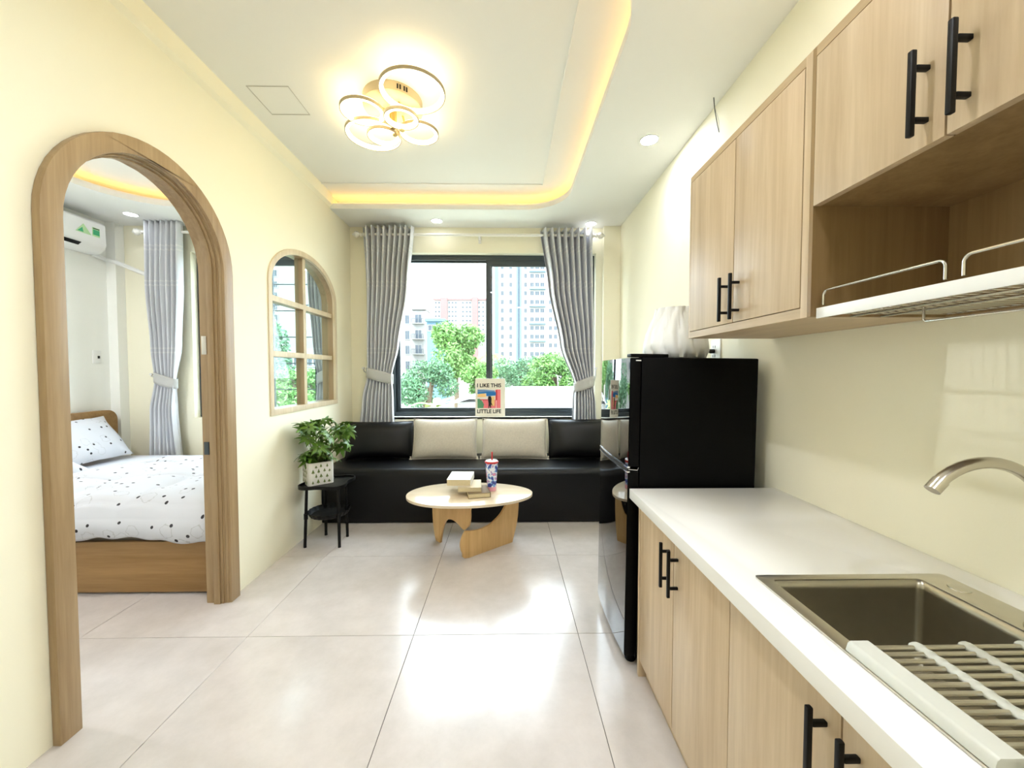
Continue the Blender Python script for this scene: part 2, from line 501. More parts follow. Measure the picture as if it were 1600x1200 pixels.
WX0, WX1, WZ0, WZ1 = -1.19, 0.90, 0.815, 2.46         # main window opening
BX0, BX1 = -3.12, -1.86                               # bedroom window opening
wb = MB().prism([rect(BXL - 0.15, XR + 0.15, 0, ZT + 0.1), rect(WX0, WX1, WZ0, WZ1), rect(BX0, BX1, WZ0, WZ1)], XZ, YB, YB + 0.2)
wb = tag(wb.build('wall_back', 'wall', smooth=False), 'cream wall with the window openings', kind='structure')
tag(B(XR, XR + 0.15, YF - 0.15, YB, 0, ZT + 0.1).build('wall_right', 'wall', smooth=False), 'cream wall behind kitchen units', kind='structure')
tag(B(XL - WT, XR + 0.15, YF - 0.15, YF, 0, ZT + 0.1).build('wall_front', 'wall', smooth=False), 'cream wall behind the viewer', kind='structure')
tag(B(BXL - 0.15, BXL, BYN - 0.15, YB, 0, ZT + 0.1).build('wall_bedroom_left', 'wallbed', smooth=False), 'white bedroom wall behind headboard', kind='structure')
tag(B(BXL, XL - WT, BYN - 0.15, BYN, 0, ZT + 0.1).build('wall_bedroom_front', 'wallbed', smooth=False), 'white near wall of the bedroom', kind='structure')
tag(B(0.965, XR, YB - 0.06, YB, 0.0, ZP).build('wall_pier', 'wall', smooth=False), 'shallow cream pier in the corner right of window', kind='structure')
tag(B(BXL, BXL + 0.09, YB - 0.09, YB, 0.0, ZP).build('wall_bedroom_pier', 'wallbed', smooth=False), 'white corner pier in the bedroom', kind='structure')

# ------------------------------------------------------------------ ceiling
TX, TY0, TY1, TR = 0.52, 1.328, 3.45, 0.36
def tray_path(x1, y0, y1, r, n=10):
    p = [(XL, y0)]
    for k in range(n + 1):
        t = math.radians(-90 + 90 * k / n); p.append((x1 - r + r * math.cos(t), y0 + r + r * math.sin(t)))
    for k in range(n + 1):
        t = math.radians(90 * k / n); p.append((x1 - r + r * math.cos(t), y1 - r + r * math.sin(t)))
    p.append((XL, y1))
    return p
tp = tray_path(TX, TY0, TY1, TR)
ce = MB().prism([[(XL, YF), (XR, YF), (XR, YB), (XL, YB)] + tp[::-1]], XY, ZP, ZP + 0.045)
ce = tag(ce.build('ceiling', 'ceil', smooth=False), 'white ceiling with a rounded raised tray and warm cove light', kind='structure')
B(BXL - 0.15, XR + 0.15, YF - 0.15, YB + 0.2, ZT, ZT + 0.15).build('upper_slab', 'ceil', ce, smooth=False)
outp = tray_path(TX + 0.17, TY0 - 0.17, TY1 + 0.17, TR + 0.1)
bk = MB()
inn = tray_path(TX + 0.16, TY0 - 0.16, TY1 + 0.16, TR + 0.09)
bk.prism([outp + inn[::-1]], XY, ZP + 0.045, ZT); bk.build('cove_back', 'ceil', ce, smooth=False)
led = tray_path(TX + 0.075, TY0 - 0.075, TY1 + 0.075, TR + 0.04)
led2 = tray_path(TX + 0.065, TY0 - 0.065, TY1 + 0.065, TR + 0.035)
MB().prism([led + led2[::-1]], XY, ZP + 0.047, ZP + 0.057).build('led_strip', 'cove', ce, smooth=False)
# thin moulding framing the tray
MB().box(XL, 0.316, 3.248, 3.26, ZT - 0.008, ZT).build('moulding', 'ceil', ce, smooth=False)
MB().box(0.304, 0.316, 1.57, 3.248, ZT - 0.008, ZT).build('moulding', 'ceil', ce, smooth=False)
MB().box(XL, 0.316, 1.558, 1.57, ZT - 0.008, ZT).build('moulding', 'ceil', ce, smooth=False)
# access hatch outline
MB().prism([rect(-1.42, -1.19, 2.17, 2.405), rect(-1.416, -1.194, 2.174, 2.401)], XY, ZT - 0.003, ZT).build('hatch_edge', 'hatch', ce, smooth=False)
# chamfered band along the top of the partition
MB().prism([[(XL, ZP + 0.012), (XL + 0.022, ZP + 0.035), (XL + 0.022, ZT), (XL, ZT)]], lambda u, v, d: (u, d, v), TY0, TY1).build('trim_1', 'wall', smooth=False)
tag(bpy.data.objects['trim_1'], 'cream band along the top of the partition wall', kind='structure')

# bedroom ceiling
btx0, btx1, bty0, bty1 = -3.30, -1.98, 1.35, 3.44
bce = MB().prism([rect(BXL, XL - WT, BYN, YB), rrect(btx0, btx1, bty0, bty1, 0.5, 10)], XY, ZP, ZP + 0.05)
bce = tag(bce.build('ceiling_bedroom', 'ceil', smooth=False), 'white bedroom ceiling with a rounded cove', kind='structure')
MB().prism([rrect(btx0 - 0.09, btx1 + 0.09, bty0 - 0.09, bty1 + 0.09, 0.57, 10), rrect(btx0 - 0.08, btx1 + 0.08, bty0 - 0.08, bty1 + 0.08, 0.56, 10)], XY, ZP + 0.052, ZP + 0.062).build('led_strip', 'cove', bce, smooth=False)
MB().prism([rrect(btx0 - 0.2, btx1 + 0.2, bty0 - 0.2, bty1 + 0.2, 0.62, 10), rrect(btx0 - 0.19, btx1 + 0.19, bty0 - 0.19, bty1 + 0.19, 0.61, 10)], XY, ZP + 0.05, ZT).build('cove_back', 'ceil', bce, smooth=False)

# ------------------------------------------------------------------ windows
def sliding_window(name, x0, x1, z0, z1, xs_split, label, bars=False):
    w = thing(name, label, None, ((x0 + x1) / 2, YB + 0.1, z0), kind='structure')
    y0, y1 = YB + 0.075, YB + 0.145
    f = MB().prism([rect(x0, x1, z0, z1), rect(x0 + 0.05, x1 - 0.05, z0 + 0.045, z1 - 0.05)], XZ, y0, y1)
    f.build('window_frame', 'alu', w, bevel=0.003)
    sp = xs_split
    for (a, b, yy) in ((x0 + 0.05, sp + 0.032, y0 + 0.038), (sp - 0.032, x1 - 0.05, y0 + 0.006)):
        top = 0.015 if a < sp - 0.1 else 0.06
        s = MB().prism([rect(a, b, z0 + 0.045, z1 - 0.05), rect(a + 0.045, b - 0.05 if a < sp - 0.1 else b - 0.045, z0 + 0.085, z1 - 0.05 - top)], XZ, yy, yy + 0.026)
        s.build('sash', 'alu', w, bevel=0.002)
        B(a + 0.04, b - 0.04, yy + 0.010, yy + 0.016, z0 + 0.08, z1 - 0.05 - top + 0.005).build('window_pane', 'glass', w, smooth=False)
    if bars:
        g = MB()
        n = 4
        for k in range(1, n):
            xx = x0 + (x1 - x0) * k / n
            g.tube([(xx, y1 + 0.05, z0), (xx, y1 + 0.05, z1)], 0.006, 6)
        for k in range(1, 6):
            for dz in (0, 0.06) if k in (2, 4) else (0,):
                zz = z0 + (z1 - z0) * k / 6 + dz
                g.tube([(x0, y1 + 0.05, zz), (x1, y1 + 0.05, zz)], 0.006, 6)
        g.build('security_bars', 'alu', w)
    return w
w1 = sliding_window('window_1', WX0, WX1, WZ0, WZ1, -0.175, 'dark aluminium sliding window behind the sofa')
w2 = sliding_window('window_2', BX0, BX1, WZ0, WZ1, -2.42, 'dark aluminium bedroom window seen through doorway', bars=True)
sl = tag(B(WX0, WX1, YB + 0.0, YB + 0.074, WZ0 - 0.02, WZ0 + 0.004).build('trim_2', 'white', smooth=False), 'white window sill behind the cushions', kind='structure')
sl.location.z = 0.0

# arched inner window
w3 = thing('window_3', 'arched pale wood window with six panes in the partition', None, (XL, (AW0 + AW1) / 2, AWB), kind='structure')
MB().prism([arch(AW0, AW1, AWB, AWS, AWR), arch(AW0 + 0.04, AW1 - 0.04, AWB + 0.04, AWS, AWR - 0.04)], YZ, XL - 0.012, XL + 0.008).build('window_frame', 'palewood', w3, bevel=0.003)
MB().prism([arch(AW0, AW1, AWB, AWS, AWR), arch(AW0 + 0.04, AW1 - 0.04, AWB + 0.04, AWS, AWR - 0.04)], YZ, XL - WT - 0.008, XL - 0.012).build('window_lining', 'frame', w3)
zb1, zb2, yc = 1.40, 1.775, (AW0 + AW1) / 2
g0, g1 = XL - 0.085, XL - 0.02
def chord(y):
    a = (AW1 - AW0) / 2 - 0.04
    return AWS + (AWR - 0.04) * math.sqrt(max(0, 1 - ((y - yc) / a) ** 2))
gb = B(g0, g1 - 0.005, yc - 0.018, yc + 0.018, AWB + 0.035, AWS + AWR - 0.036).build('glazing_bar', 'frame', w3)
B(g1 - 0.005, g1, yc - 0.018, yc + 0.018, AWB + 0.035, AWS + AWR - 0.036).build('face_strip', 'palewood', gb, bevel=0.001)
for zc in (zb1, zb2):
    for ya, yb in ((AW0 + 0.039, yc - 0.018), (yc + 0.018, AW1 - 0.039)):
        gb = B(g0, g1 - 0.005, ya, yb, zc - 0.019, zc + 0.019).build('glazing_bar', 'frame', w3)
        B(g1 - 0.005, g1, ya, yb, zc - 0.019, zc + 0.019).build('face_strip', 'palewood', gb, bevel=0.001)
xg = XL - 0.06
for ya, yb in ((AW0 + 0.04, yc - 0.018), (yc + 0.018, AW1 - 0.04)):
    B(xg, xg + 0.005, ya, yb, AWB + 0.04, zb1 - 0.019).build('window_pane', 'greenglass', w3, smooth=False)
    B(xg, xg + 0.005, ya, yb, zb1 + 0.019, zb2 - 0.019).build('window_pane', 'greenglass', w3, smooth=False)
    pts = [(ya, zb2 + 0.019), (yb, zb2 + 0.019)] + [(yb + (ya - yb) * k / 12, chord(yb + (ya - yb) * k / 12) + 0.002) for k in range(13)]
    pts = [pts[0], pts[1]] + [p for p in pts[2:] if p[1] > zb2 + 0.02]
    MB().prism([pts], YZ, xg, xg + 0.005).build('window_pane', 'greenglass', w3, smooth=False)

# ------------------------------------------------------------------ arched door frame
d1 = thing('door_1', 'arched oak door frame opening to the bedroom', None, (XL, DC, 0), kind='structure')
def uring(r_in, r_out, x0, x1, name, bev=0.003):
    MB().prism([arch(DC - r_out, DC + r_out, 0, DS, r_out) + arch(DC - r_in, DC + r_in, 0, DS, r_in)[::-1]], YZ, x0, x1).build(name, 'frame', d1, bevel=bev)
uring(DR, DR + 0.02, XL - WT - 0.002, XL + 0.002, 'lining', 0.0)
uring(DR + 0.004, DR + 0.072, XL + 0.002, XL + 0.03, 'casing')
uring(DR + 0.001, DR + 0.012, XL + 0.002, XL + 0.018, 'bead', 0.002)
uring(DR + 0.004, DR + 0.072, XL - WT - 0.008, XL - WT - 0.002, 'casing')
uring(DR - 0.014, DR, XL - 0.055, XL - 0.022, 'door_stop', 0.002)
uring(DR - 0.007, DR, XL - 0.022, XL - 0.006, 'door_stop', 0.002)
for zc, h in ((1.42, 0.05), (0.86, 0.035)):
    B(XL - 0.095, XL - 0.068, DC + DR - 0.004, DC + DR, zc - h, zc + h).build('hinge' if zc > 1 else 'strike_plate', 'nickel' if zc > 1 else 'alu', d1, bevel=0.001)

# ------------------------------------------------------------------ curtains and rods
def curtain(name, label, prof, y, ztop, zbot, ztie, hook, group, folds=8, seed=0):
    """prof: list of (z, x_left, x_right) from top to bottom"""
    rnd = random.Random(seed)
    ph = [rnd.uniform(-0.25, 0.25) for _ in range(folds * 2 + 2)]
    xm = (prof[0][1] + prof[0][2]) / 2
    t = thing(name, label, 'curtain', (xm, y, zbot), group)
    def at(z):
        for (za, la, ra), (zb_, lb, rb) in zip(prof, prof[1:]):
            if z >= zb_:
                k = (za - z) / (za - zb_)
                k = k * k * (3 - 2 * k) * 0.5 + k * 0.5
                return la + (lb - la) * k, ra + (rb - ra) * k
        return prof[-1][1], prof[-1][2]
    def fn(u, v):
        z = ztop + (zbot - ztop) * v
        l, r = at(z)
        w = r - l
        amp = 0.066 * (0.55 + 0.45 * min(1, w / 0.45))
        k = u * folds
        s = math.sin(2 * PI * k + ph[int(k)] * 0.6 + 0.3 * math.sin(3 * v + int(k)))
        x = l + w * u + 0.006 * math.sin(7 * v + 5 * u)
        if abs(z - ztie) < 0.25:
            amp *= 0.55 + 0.45 * (abs(z - ztie) / 0.25)
        return (x, y + amp * s * (1 if s > 0 else 0.9), z)
    fab = MB().grid(fn, folds * 14, 60).build('fabric', 'curtain', t, angle=80)
    sd = fab.modifiers.new('thick', 'SOLIDIFY'); sd.thickness = 0.002
    # eyelets
    l, r = prof[0][1], prof[0][2]
    for k in range(folds):
        xx = l + (r - l) * (k + 0.5) / folds
        MB().tube([(xx, y + 0.022 * math.cos(a), ztop - 0.055 + 0.022 * math.sin(a)) for a in [2 * PI * q / 14 for q in range(14)]], 0.005, 6, True).build('eyelet', 'chrome', t)
    # tieback: an oval band around the gathered cloth, drawn to the wall hook
    l, r = at(ztie)
    cx, rx = (l + r) / 2, (r - l) / 2 + 0.012
    def band(u, v):
        a = 2 * PI * u
        side = math.cos(a) * (1 if hook[0] > cx else -1)
        return (cx + rx * math.cos(a), y + 0.052 * math.sin(a), ztie + 0.045 * (v - 0.5) * 2 * (1.0 + 0.2 * abs(math.sin(a))) + 0.035 * side)
    MB().grid(band, 28, 4, closed_u=True).build('tieback', 'tie', t, angle=80).modifiers.new('thick', 'SOLIDIFY').thickness = 0.004
    ex = r + 0.01 if hook[0] > cx else l - 0.01
    MB().tube([(ex, y, ztie + 0.03), ((ex + hook[0]) / 2, y + 0.02, (ztie + hook[2]) / 2 + 0.01), (hook[0], YB - 0.02, hook[2])], 0.006, 6).build('tie_cord', 'tie', t)
    MB().lathe([(0.012, 0), (0.012, 0.006), (0.006, 0.01), (0.006, 0.03), (0.012, 0.034), (0.012, 0.042)], (0, 0, 0), 14).xform(Matrix.Translation((hook[0], YB, hook[2])) @ Matrix.Rotation(PI / 2, 4, 'X')).build('hook', 'rod', t)
    return t

CY, k_ = 3.775, 3.775 / 600
def cx(px):
    u = (px - 800) / 600
    return CY * (u + 0.015) / (1 - 0.015 * u)
def cz(py): return CAMZ + (580 - py) * k_
curtain('curtain', 'light grey eyelet curtain tied back left of the sofa window',
        [(cz(359), cx(570), cx(650)), (cz(450), cx(573), cx(640)), (cz(540), cx(574), cx(624)), (cz(587), cx(574), cx(613)), (cz(620), cx(566), cx(616)), (cz(700), cx(556), cx(618))],
        CY, cz(359), 0.48, cz(587), (cx(563), 0, 1.31), 'living room curtains', 9, 3)
curtain('curtain', 'light grey eyelet curtain tied back right of the sofa window',
        [(cz(361), cx(843), cx(925)), (cz(450), cx(856), cx(925)), (cz(540), cx(876), cx(926)), (cz(600), cx(898), cx(927)), (cz(630), cx(896), cx(931)), (cz(700), cx(892), cx(935))],
        CY, cz(361), 0.48, cz(600), (cx(934), 0, 1.31), 'living room curtains', 8, 5)
bx_ = cx
curtain('curtain', 'grey eyelet curtain tied back beside the bedroom headboard',
        [(cz(353), bx_(233), bx_(292)), (cz(450), bx_(232), bx_(289)), (cz(540), bx_(240), bx_(283)), (cz(594), bx_(243), bx_(275)), (cz(640), bx_(236), bx_(275)), (cz(740), bx_(230), bx_(284))],
        CY, cz(353), 0.3, cz(594), (bx_(226), 0, 1.25), 'bedroom curtains', 7, 8)
curtain('curtain', 'grey eyelet curtain in the bedroom seen through the arched window',
        [(cz(353), bx_(478), bx_(516)), (cz(450), bx_(482), bx_(516)), (cz(540), bx_(491), bx_(516)), (cz(588), bx_(497), bx_(516)), (cz(640), bx_(494), bx_(517)), (cz(740), bx_(492), bx_(518))],
        CY, cz(353), 0.3, cz(588), (bx_(520), 0, 1.25), 'bedroom curtains', 6, 9)

def rod(x0, x1, z, label, finl=True, finr=True):
    t = thing('curtain_rod', label, 'curtain rod', ((x0 + x1) / 2, CY, z), 'white curtain rods')
    MB().tube([(x0, CY, z), (x1, CY, z)], 0.013, 12).build('rod', 'rod', t)
    for xx, s in ((x0, -1), (x1, 1)):
        if (s < 0 and not finl) or (s > 0 and not finr): continue
        MB().lathe([(0.013, 0), (0.02, 0.004), (0.02, 0.012), (0.012, 0.018), (0.024, 0.03), (0.032, 0.045), (0.03, 0.06), (0.018, 0.074), (0.008, 0.08), (0.01, 0.086), (0.004, 0.092)], (0, 0, 0), 18).xform(
            Matrix.Translation((xx, CY, z)) @ Matrix.Rotation(s * PI / 2, 4, 'Y')).build('finial', 'rod', t)
    for xx in (x0 + 0.03, (x0 + x1) / 2, x1 - 0.03):
        m = MB(); m.box(xx - 0.008, xx + 0.008, CY + 0.0, YB, z - 0.02, z - 0.008); m.box(xx - 0.014, xx + 0.014, YB - 0.006, YB, z - 0.05, z + 0.02)
        m.tube([(xx - 0.008, CY, z), (xx + 0.008, CY, z)], 0.018, 10)
        m.build('bracket', 'rod', t, bevel=0.001)
rod(cx(568), cx(929), cz(370), 'white curtain rod above the sofa window')
rod(bx_(229), bx_(505), cz(368), 'white curtain rod above the bedroom window', True, False)

# ------------------------------------------------------------------ sofa bench and cushions
SF, ST = 3.205, 0.455
so = thing('sofa', 'long black leather bench sofa under the window', 'sofa', (-0.2, SF, 0))
B(XL + 0.02, XR - 0.03, SF + 0.03, YB - 0.03, 0.0, 0.012).build('plinth', 'dark', so)
prf = [(YB - 0.006, 0.008), (SF + 0.004, 0.008), (SF, 0.014)]
for k in range(9):
    a = PI / 2 * k / 8
    prf.append((SF + 0.055 * (1 - math.cos(a)), ST - 0.06 + 0.06 * math.sin(a)))
prf += [(SF + 0.25, ST + 0.006), (SF + 0.45, ST + 0.004), (YB - 0.03, ST - 0.002), (YB - 0.006, ST - 0.02)]
MB().prism([prf], YZ, XL + 0.005, XR - 0.01).build('upholstery', 'sofa', so, angle=50)

def cushion(name, label, cat, c, w, h, d, m, tilt, rz=0, group='sofa cushions', tass=False, seed=0):
    rnd = random.Random(seed)
    t = thing(name, label, cat, (c[0], c[1], c[2]), group)
    R4 = Matrix.Translation(c) @ Matrix.Rotation(rz, 4, 'Z') @ Matrix.Rotation(tilt, 4, 'X')
    a1, a2, a3 = rnd.uniform(0, 6), rnd.uniform(0, 6), rnd.uniform(0, 6)
    def shell(sgn):
        def fn(u, v):
            x, z = u * 2 - 1, v * 2 - 1
            e = max(0.0, (1 - abs(x) ** 3.2)) ** 0.62 * max(0.0, (1 - abs(z) ** 3.2)) ** 0.62
            pin = 1 - 0.045 * (1 - abs(x) ** 2) * abs(z) ** 3
            pin2 = 1 - 0.035 * (1 - abs(z) ** 2) * abs(x) ** 3
            wr = 0.003 * math.sin(4 * x + a1 + 2 * z) * e
            yy = sgn * (d / 2) * e + wr
            return R4 @ Vector((x * w / 2 * pin2, yy, h / 2 + z * h / 2 * pin))
        return fn
    m1 = MB().grid(shell(-1), 28, 22); m1.grid(shell(1), 28, 22)
    me = m1
    o = me.build('cover', m, t, angle=70)
    bm = bmesh.new(); bm.from_mesh(o.data); bmesh.ops.remove_doubles(bm, verts=bm.verts, dist=1e-4)
    bmesh.ops.recalc_face_normals(bm, faces=bm.faces); bm.to_mesh(o.data); bm.free()
    pts = []
    for k in range(64):
        q = k / 64 * 4
        s_, f_ = int(q), q - int(q)
        x, z = [(-1 + 2 * f_, -1), (1, -1 + 2 * f_), (1 - 2 * f_, 1), (-1, 1 - 2 * f_)][s_]
        pin = 1 - 0.045 * (1 - abs(x) ** 2) * abs(z) ** 3; pin2 = 1 - 0.035 * (1 - abs(z) ** 2) * abs(x) ** 3
        pts.append(R4 @ Vector((x * w / 2 * pin2, 0, h / 2 + z * h / 2 * pin)))
    MB().tube(pts, 0.004, 6, True).build('piping', m, t)
    if tass:
        for sx in (-1, 1):
            p = R4 @ Vector((sx * w / 2, 0, 0.0))
            MB().lathe([(0.006, 0.0), (0.008, -0.006), (0.005, -0.012), (0.012, -0.028)], (p.x + sx * 0.008, p.y - 0.02, p.z + 0.03), 10).build('tassel', m, t)
    return t
SY = 3.565
cushion('cushion', 'black leather cushion at the plant end of the sofa', 'cushion', (-1.175, SY, ST + 0.0095), 0.62, 0.35, 0.17, 'blackcush', -0.28, 0.12, seed=1)
cushion('cushion', 'beige linen cushion next to the left black cushion', 'cushion', (-0.575, SY - 0.01, ST + 0.0095), 0.60, 0.375, 0.18, 'linen', -0.26, 0.02, tass=True, seed=2)
cushion('cushion', 'beige linen cushion in front of the lettered print', 'cushion', (0.075, SY - 0.01, ST + 0.0095), 0.61, 0.375, 0.18, 'linen', -0.26, -0.02, tass=True, seed=3)
cushion('cushion', 'black leather cushion partly hidden behind the fridge', 'cushion', (0.70, SY, ST + 0.0095), 0.61, 0.37, 0.18, 'blackcush', -0.26, -0.05, seed=4)

# ------------------------------------------------------------------ lettered print on the sill
def text_mesh(body, size, font_bold=True):
    cu = bpy.data.curves.new('t', 'FONT'); cu.body = body; cu.size = size
    cu.align_x = 'CENTER'; cu.align_y = 'CENTER'; cu.offset = size * 0.03
    o = bpy.data.objects.new('t', cu); COL.objects.link(o)
    dg = bpy.context.evaluated_depsgraph_get()
    me = bpy.data.meshes.new_from_object(o.evaluated_get(dg))
    bpy.data.objects.remove(o, do_unlink=True)
    vs = [tuple(v.co) for v in me.vertices]; fs = [tuple(p.vertices) for p in me.polygons]
    bpy.data.meshes.remove(me)
    return vs, fs
PX0, PX1, PZ0, PZ1 = -0.315, -0.012, WZ0 + 0.004, 1.205
PY = YB + 0.035
pr = thing('art_print', 'cream lettered art print leaning on the window sill', 'art print', ((PX0 + PX1) / 2, PY, PZ0))
B(PX0, PX1, PY, PY + 0.018, PZ0, PZ1).build('board', 'card', pr, bevel=0.003)
pc, pw = (PX0 + PX1) / 2 - 0.012, 0.235
def flat(name, pts, m, lay):
    MB().prism([pts], XZ, PY - 0.0006 * lay, PY + 0.001).build(name, m, pr, smooth=False)
px0, px1 = pc - pw / 2, pc + pw / 2
zA, zB = PZ0 + 0.085, PZ0 + 0.275
def PP(u, v): return (px0 + pw * u, zA + (zB - zA) * v)
cols = {'pk': (236, 120, 128), 'rd': (205, 60, 62), 'bl': (40, 120, 190), 'lb': (120, 150, 190), 'or': (244, 200, 130), 'gn': (90, 150, 110), 'wh': (240, 232, 224), 'gr': (60, 90, 70)}
for q, c in cols.items(): M['pr_' + q] = mat('print_' + q, c, 0.7)
flat('picture', [PP(0, 0), PP(1, 0), PP(1, 1), PP(0, 1)], 'pr_wh', 1)
flat('picture', [PP(0, 0.82), PP(0.75, 0.82), PP(0.75, 0.95), PP(0.3, 1), PP(0, 1)], 'pr_lb', 2)
flat('picture', [PP(0.82, 0), PP(1, 0), PP(1, 1), PP(0.82, 1)], 'pr_pk', 2)
flat('picture', [PP(0.78, 0.42), PP(0.86, 0.42), PP(0.86, 0.98), PP(0.78, 0.98)], 'pr_rd', 3)
flat('picture', [PP(0.22, 0), PP(0.8, 0), PP(0.8, 0.45), PP(0.22, 0.45)], 'pr_pk', 2)
flat('picture', [PP(0.60, 0.12), PP(0.74, 0.12), PP(0.74, 0.62), PP(0.60, 0.62)], 'pr_or', 3)
flat('picture', [PP(0, 0), PP(0.25, 0), PP(0.28, 0.2), PP(0.2, 0.38), PP(0.1, 0.5), PP(0, 0.5)], 'pr_gn', 3)
flat('picture', [PP(0, 0.6), PP(0.36, 0.6), PP(0.37, 0.72), PP(0.28, 0.8), PP(0.08, 0.8), PP(0, 0.7)], 'pr_or', 3)
flat('picture', [PP(0.1, 0.42), PP(0.45, 0.42), PP(0.45, 0.47), PP(0.1, 0.47)], 'pr_rd', 3)
flat('picture', [PP(0, 0.76), PP(0.38, 0.8), PP(0.38, 0.64), PP(0.8, 0.68), PP(0.8, 0.86), PP(0.4, 0.9), PP(0, 0.84)], 'pr_bl', 4)
flat('picture', [PP(0.47, 0), PP(0.51, 0), PP(0.52, 0.15), PP(0.55, 0), PP(0.59, 0.02), PP(0.58, 0.2), PP(0.66, 0.12), PP(0.6, 0.3), PP(0.61, 0.5), PP(0.58, 0.64), PP(0.47, 0.64), PP(0.45, 0.5), PP(0.48, 0.25)], 'ink', 5)
for body, zc in (('I LIKE THIS', PZ0 + 0.315), ('LITTLE LIFE', PZ0 + 0.05)):
    vs, fs = text_mesh(body, 0.048)
    wv = max(v[0] for v in vs) - min(v[0] for v in vs)
    s = 0.245 / wv
    par = list(range(len(vs)))
    def find(a):
        while par[a] != a: a = par[a]
        return a
    for f_ in fs:
        for a in f_[1:]: par[find(a)] = find(f_[0])
    for r_ in sorted({find(a) for f_ in fs for a in f_}, key=lambda a: vs[a][0]):
        ids = [a for a in range(len(vs)) if find(a) == r_]; ix = {a: n for n, a in enumerate(ids)}
        mt = MB(); mt.v = [(pc + vs[a][0] * s, PY - 0.0015, zc + vs[a][1] * 1.1) for a in ids]
        mt.f = [tuple(ix[a] for a in f_) for f_ in fs if f_[0] in ix]
        mt.build('letter', 'ink', pr, smooth=False)

# ------------------------------------------------------------------ side table
def stable():
    c = (-1.335, 2.87)
    ZT_ = 0.455
    t = thing('side_table', 'small black two-tier metal side table beside the wall', 'side table', (c[0], c[1], 0))
    def outl(k, s=1.0, n=64):
        a = 2 * PI * k / n + 0.15
        r = (0.172 + 0.026 * math.cos(4 * (a - PI / 4))) * s
        return (c[0] + r * math.cos(a) * 1.02, c[1] + r * math.sin(a) * 1.04)
    o1 = [outl(k) for k in range(64)]; o2 = [outl(k, 0.955) for k in range(64)]
    m = MB().prism([o1], XY, ZT_ - 0.016, ZT_ - 0.008); m.prism([o1, o2], XY, ZT_ - 0.008, ZT_ + 0.008)
    m.build('tray_top', 'black', t, bevel=0.002)
    c2 = (-1.325, 2.865)
    def flute(u, s):
        a = 2 * PI * u
        return s * (1 + 0.02 * math.cos(20 * a))
    def fn(u, v):
        prof = [(0.0, 0.0), (0.115, 0.0), (0.128, 0.004), (0.142, 0.03), (0.146, 0.034), (0.144, 0.028), (0.130, 0.0), (0.116, -0.006), (0.0, -0.006)]
        q = v * 8; i = min(7, int(q)); f = q - i
        r = prof[i][0] + (prof[i + 1][0] - prof[i][0]) * f; z = prof[i][1] + (prof[i + 1][1] - prof[i][1]) * f
        a = 2 * PI * u
        if r > 0.12: r *= 1 + 0.018 * math.cos(22 * a)
        return (c2[0] + r * math.cos(a), c2[1] + r * math.sin(a), 0.215 + z)
    MB().grid(fn, 132, 16, closed_u=True).build('lower_tray', 'black', t, angle=50)
    for (x, y, xt, yt) in ((-1.462, 2.772, -1.450, 2.785), (-1.214, 2.772, -1.222, 2.785), (-1.231, 2.955, -1.238, 2.95), (-1.410, 2.985, -1.405, 2.975)):
        MB().tube([(x, y, 0.0), (x, y, 0.02), ((x + xt) / 2, (y + yt) / 2, 0.23), (xt, yt, ZT_ - 0.014)], 0.0105, 10, radii=[0.011, 0.0105, 0.0115, 0.010]).build('leg', 'black', t)
        MB().tube([((x + xt) / 2, (y + yt) / 2, 0.205), ((x + xt) / 2, (y + yt) / 2, 0.245)], 0.0145, 10).build('bracket', 'black', t)
stable()

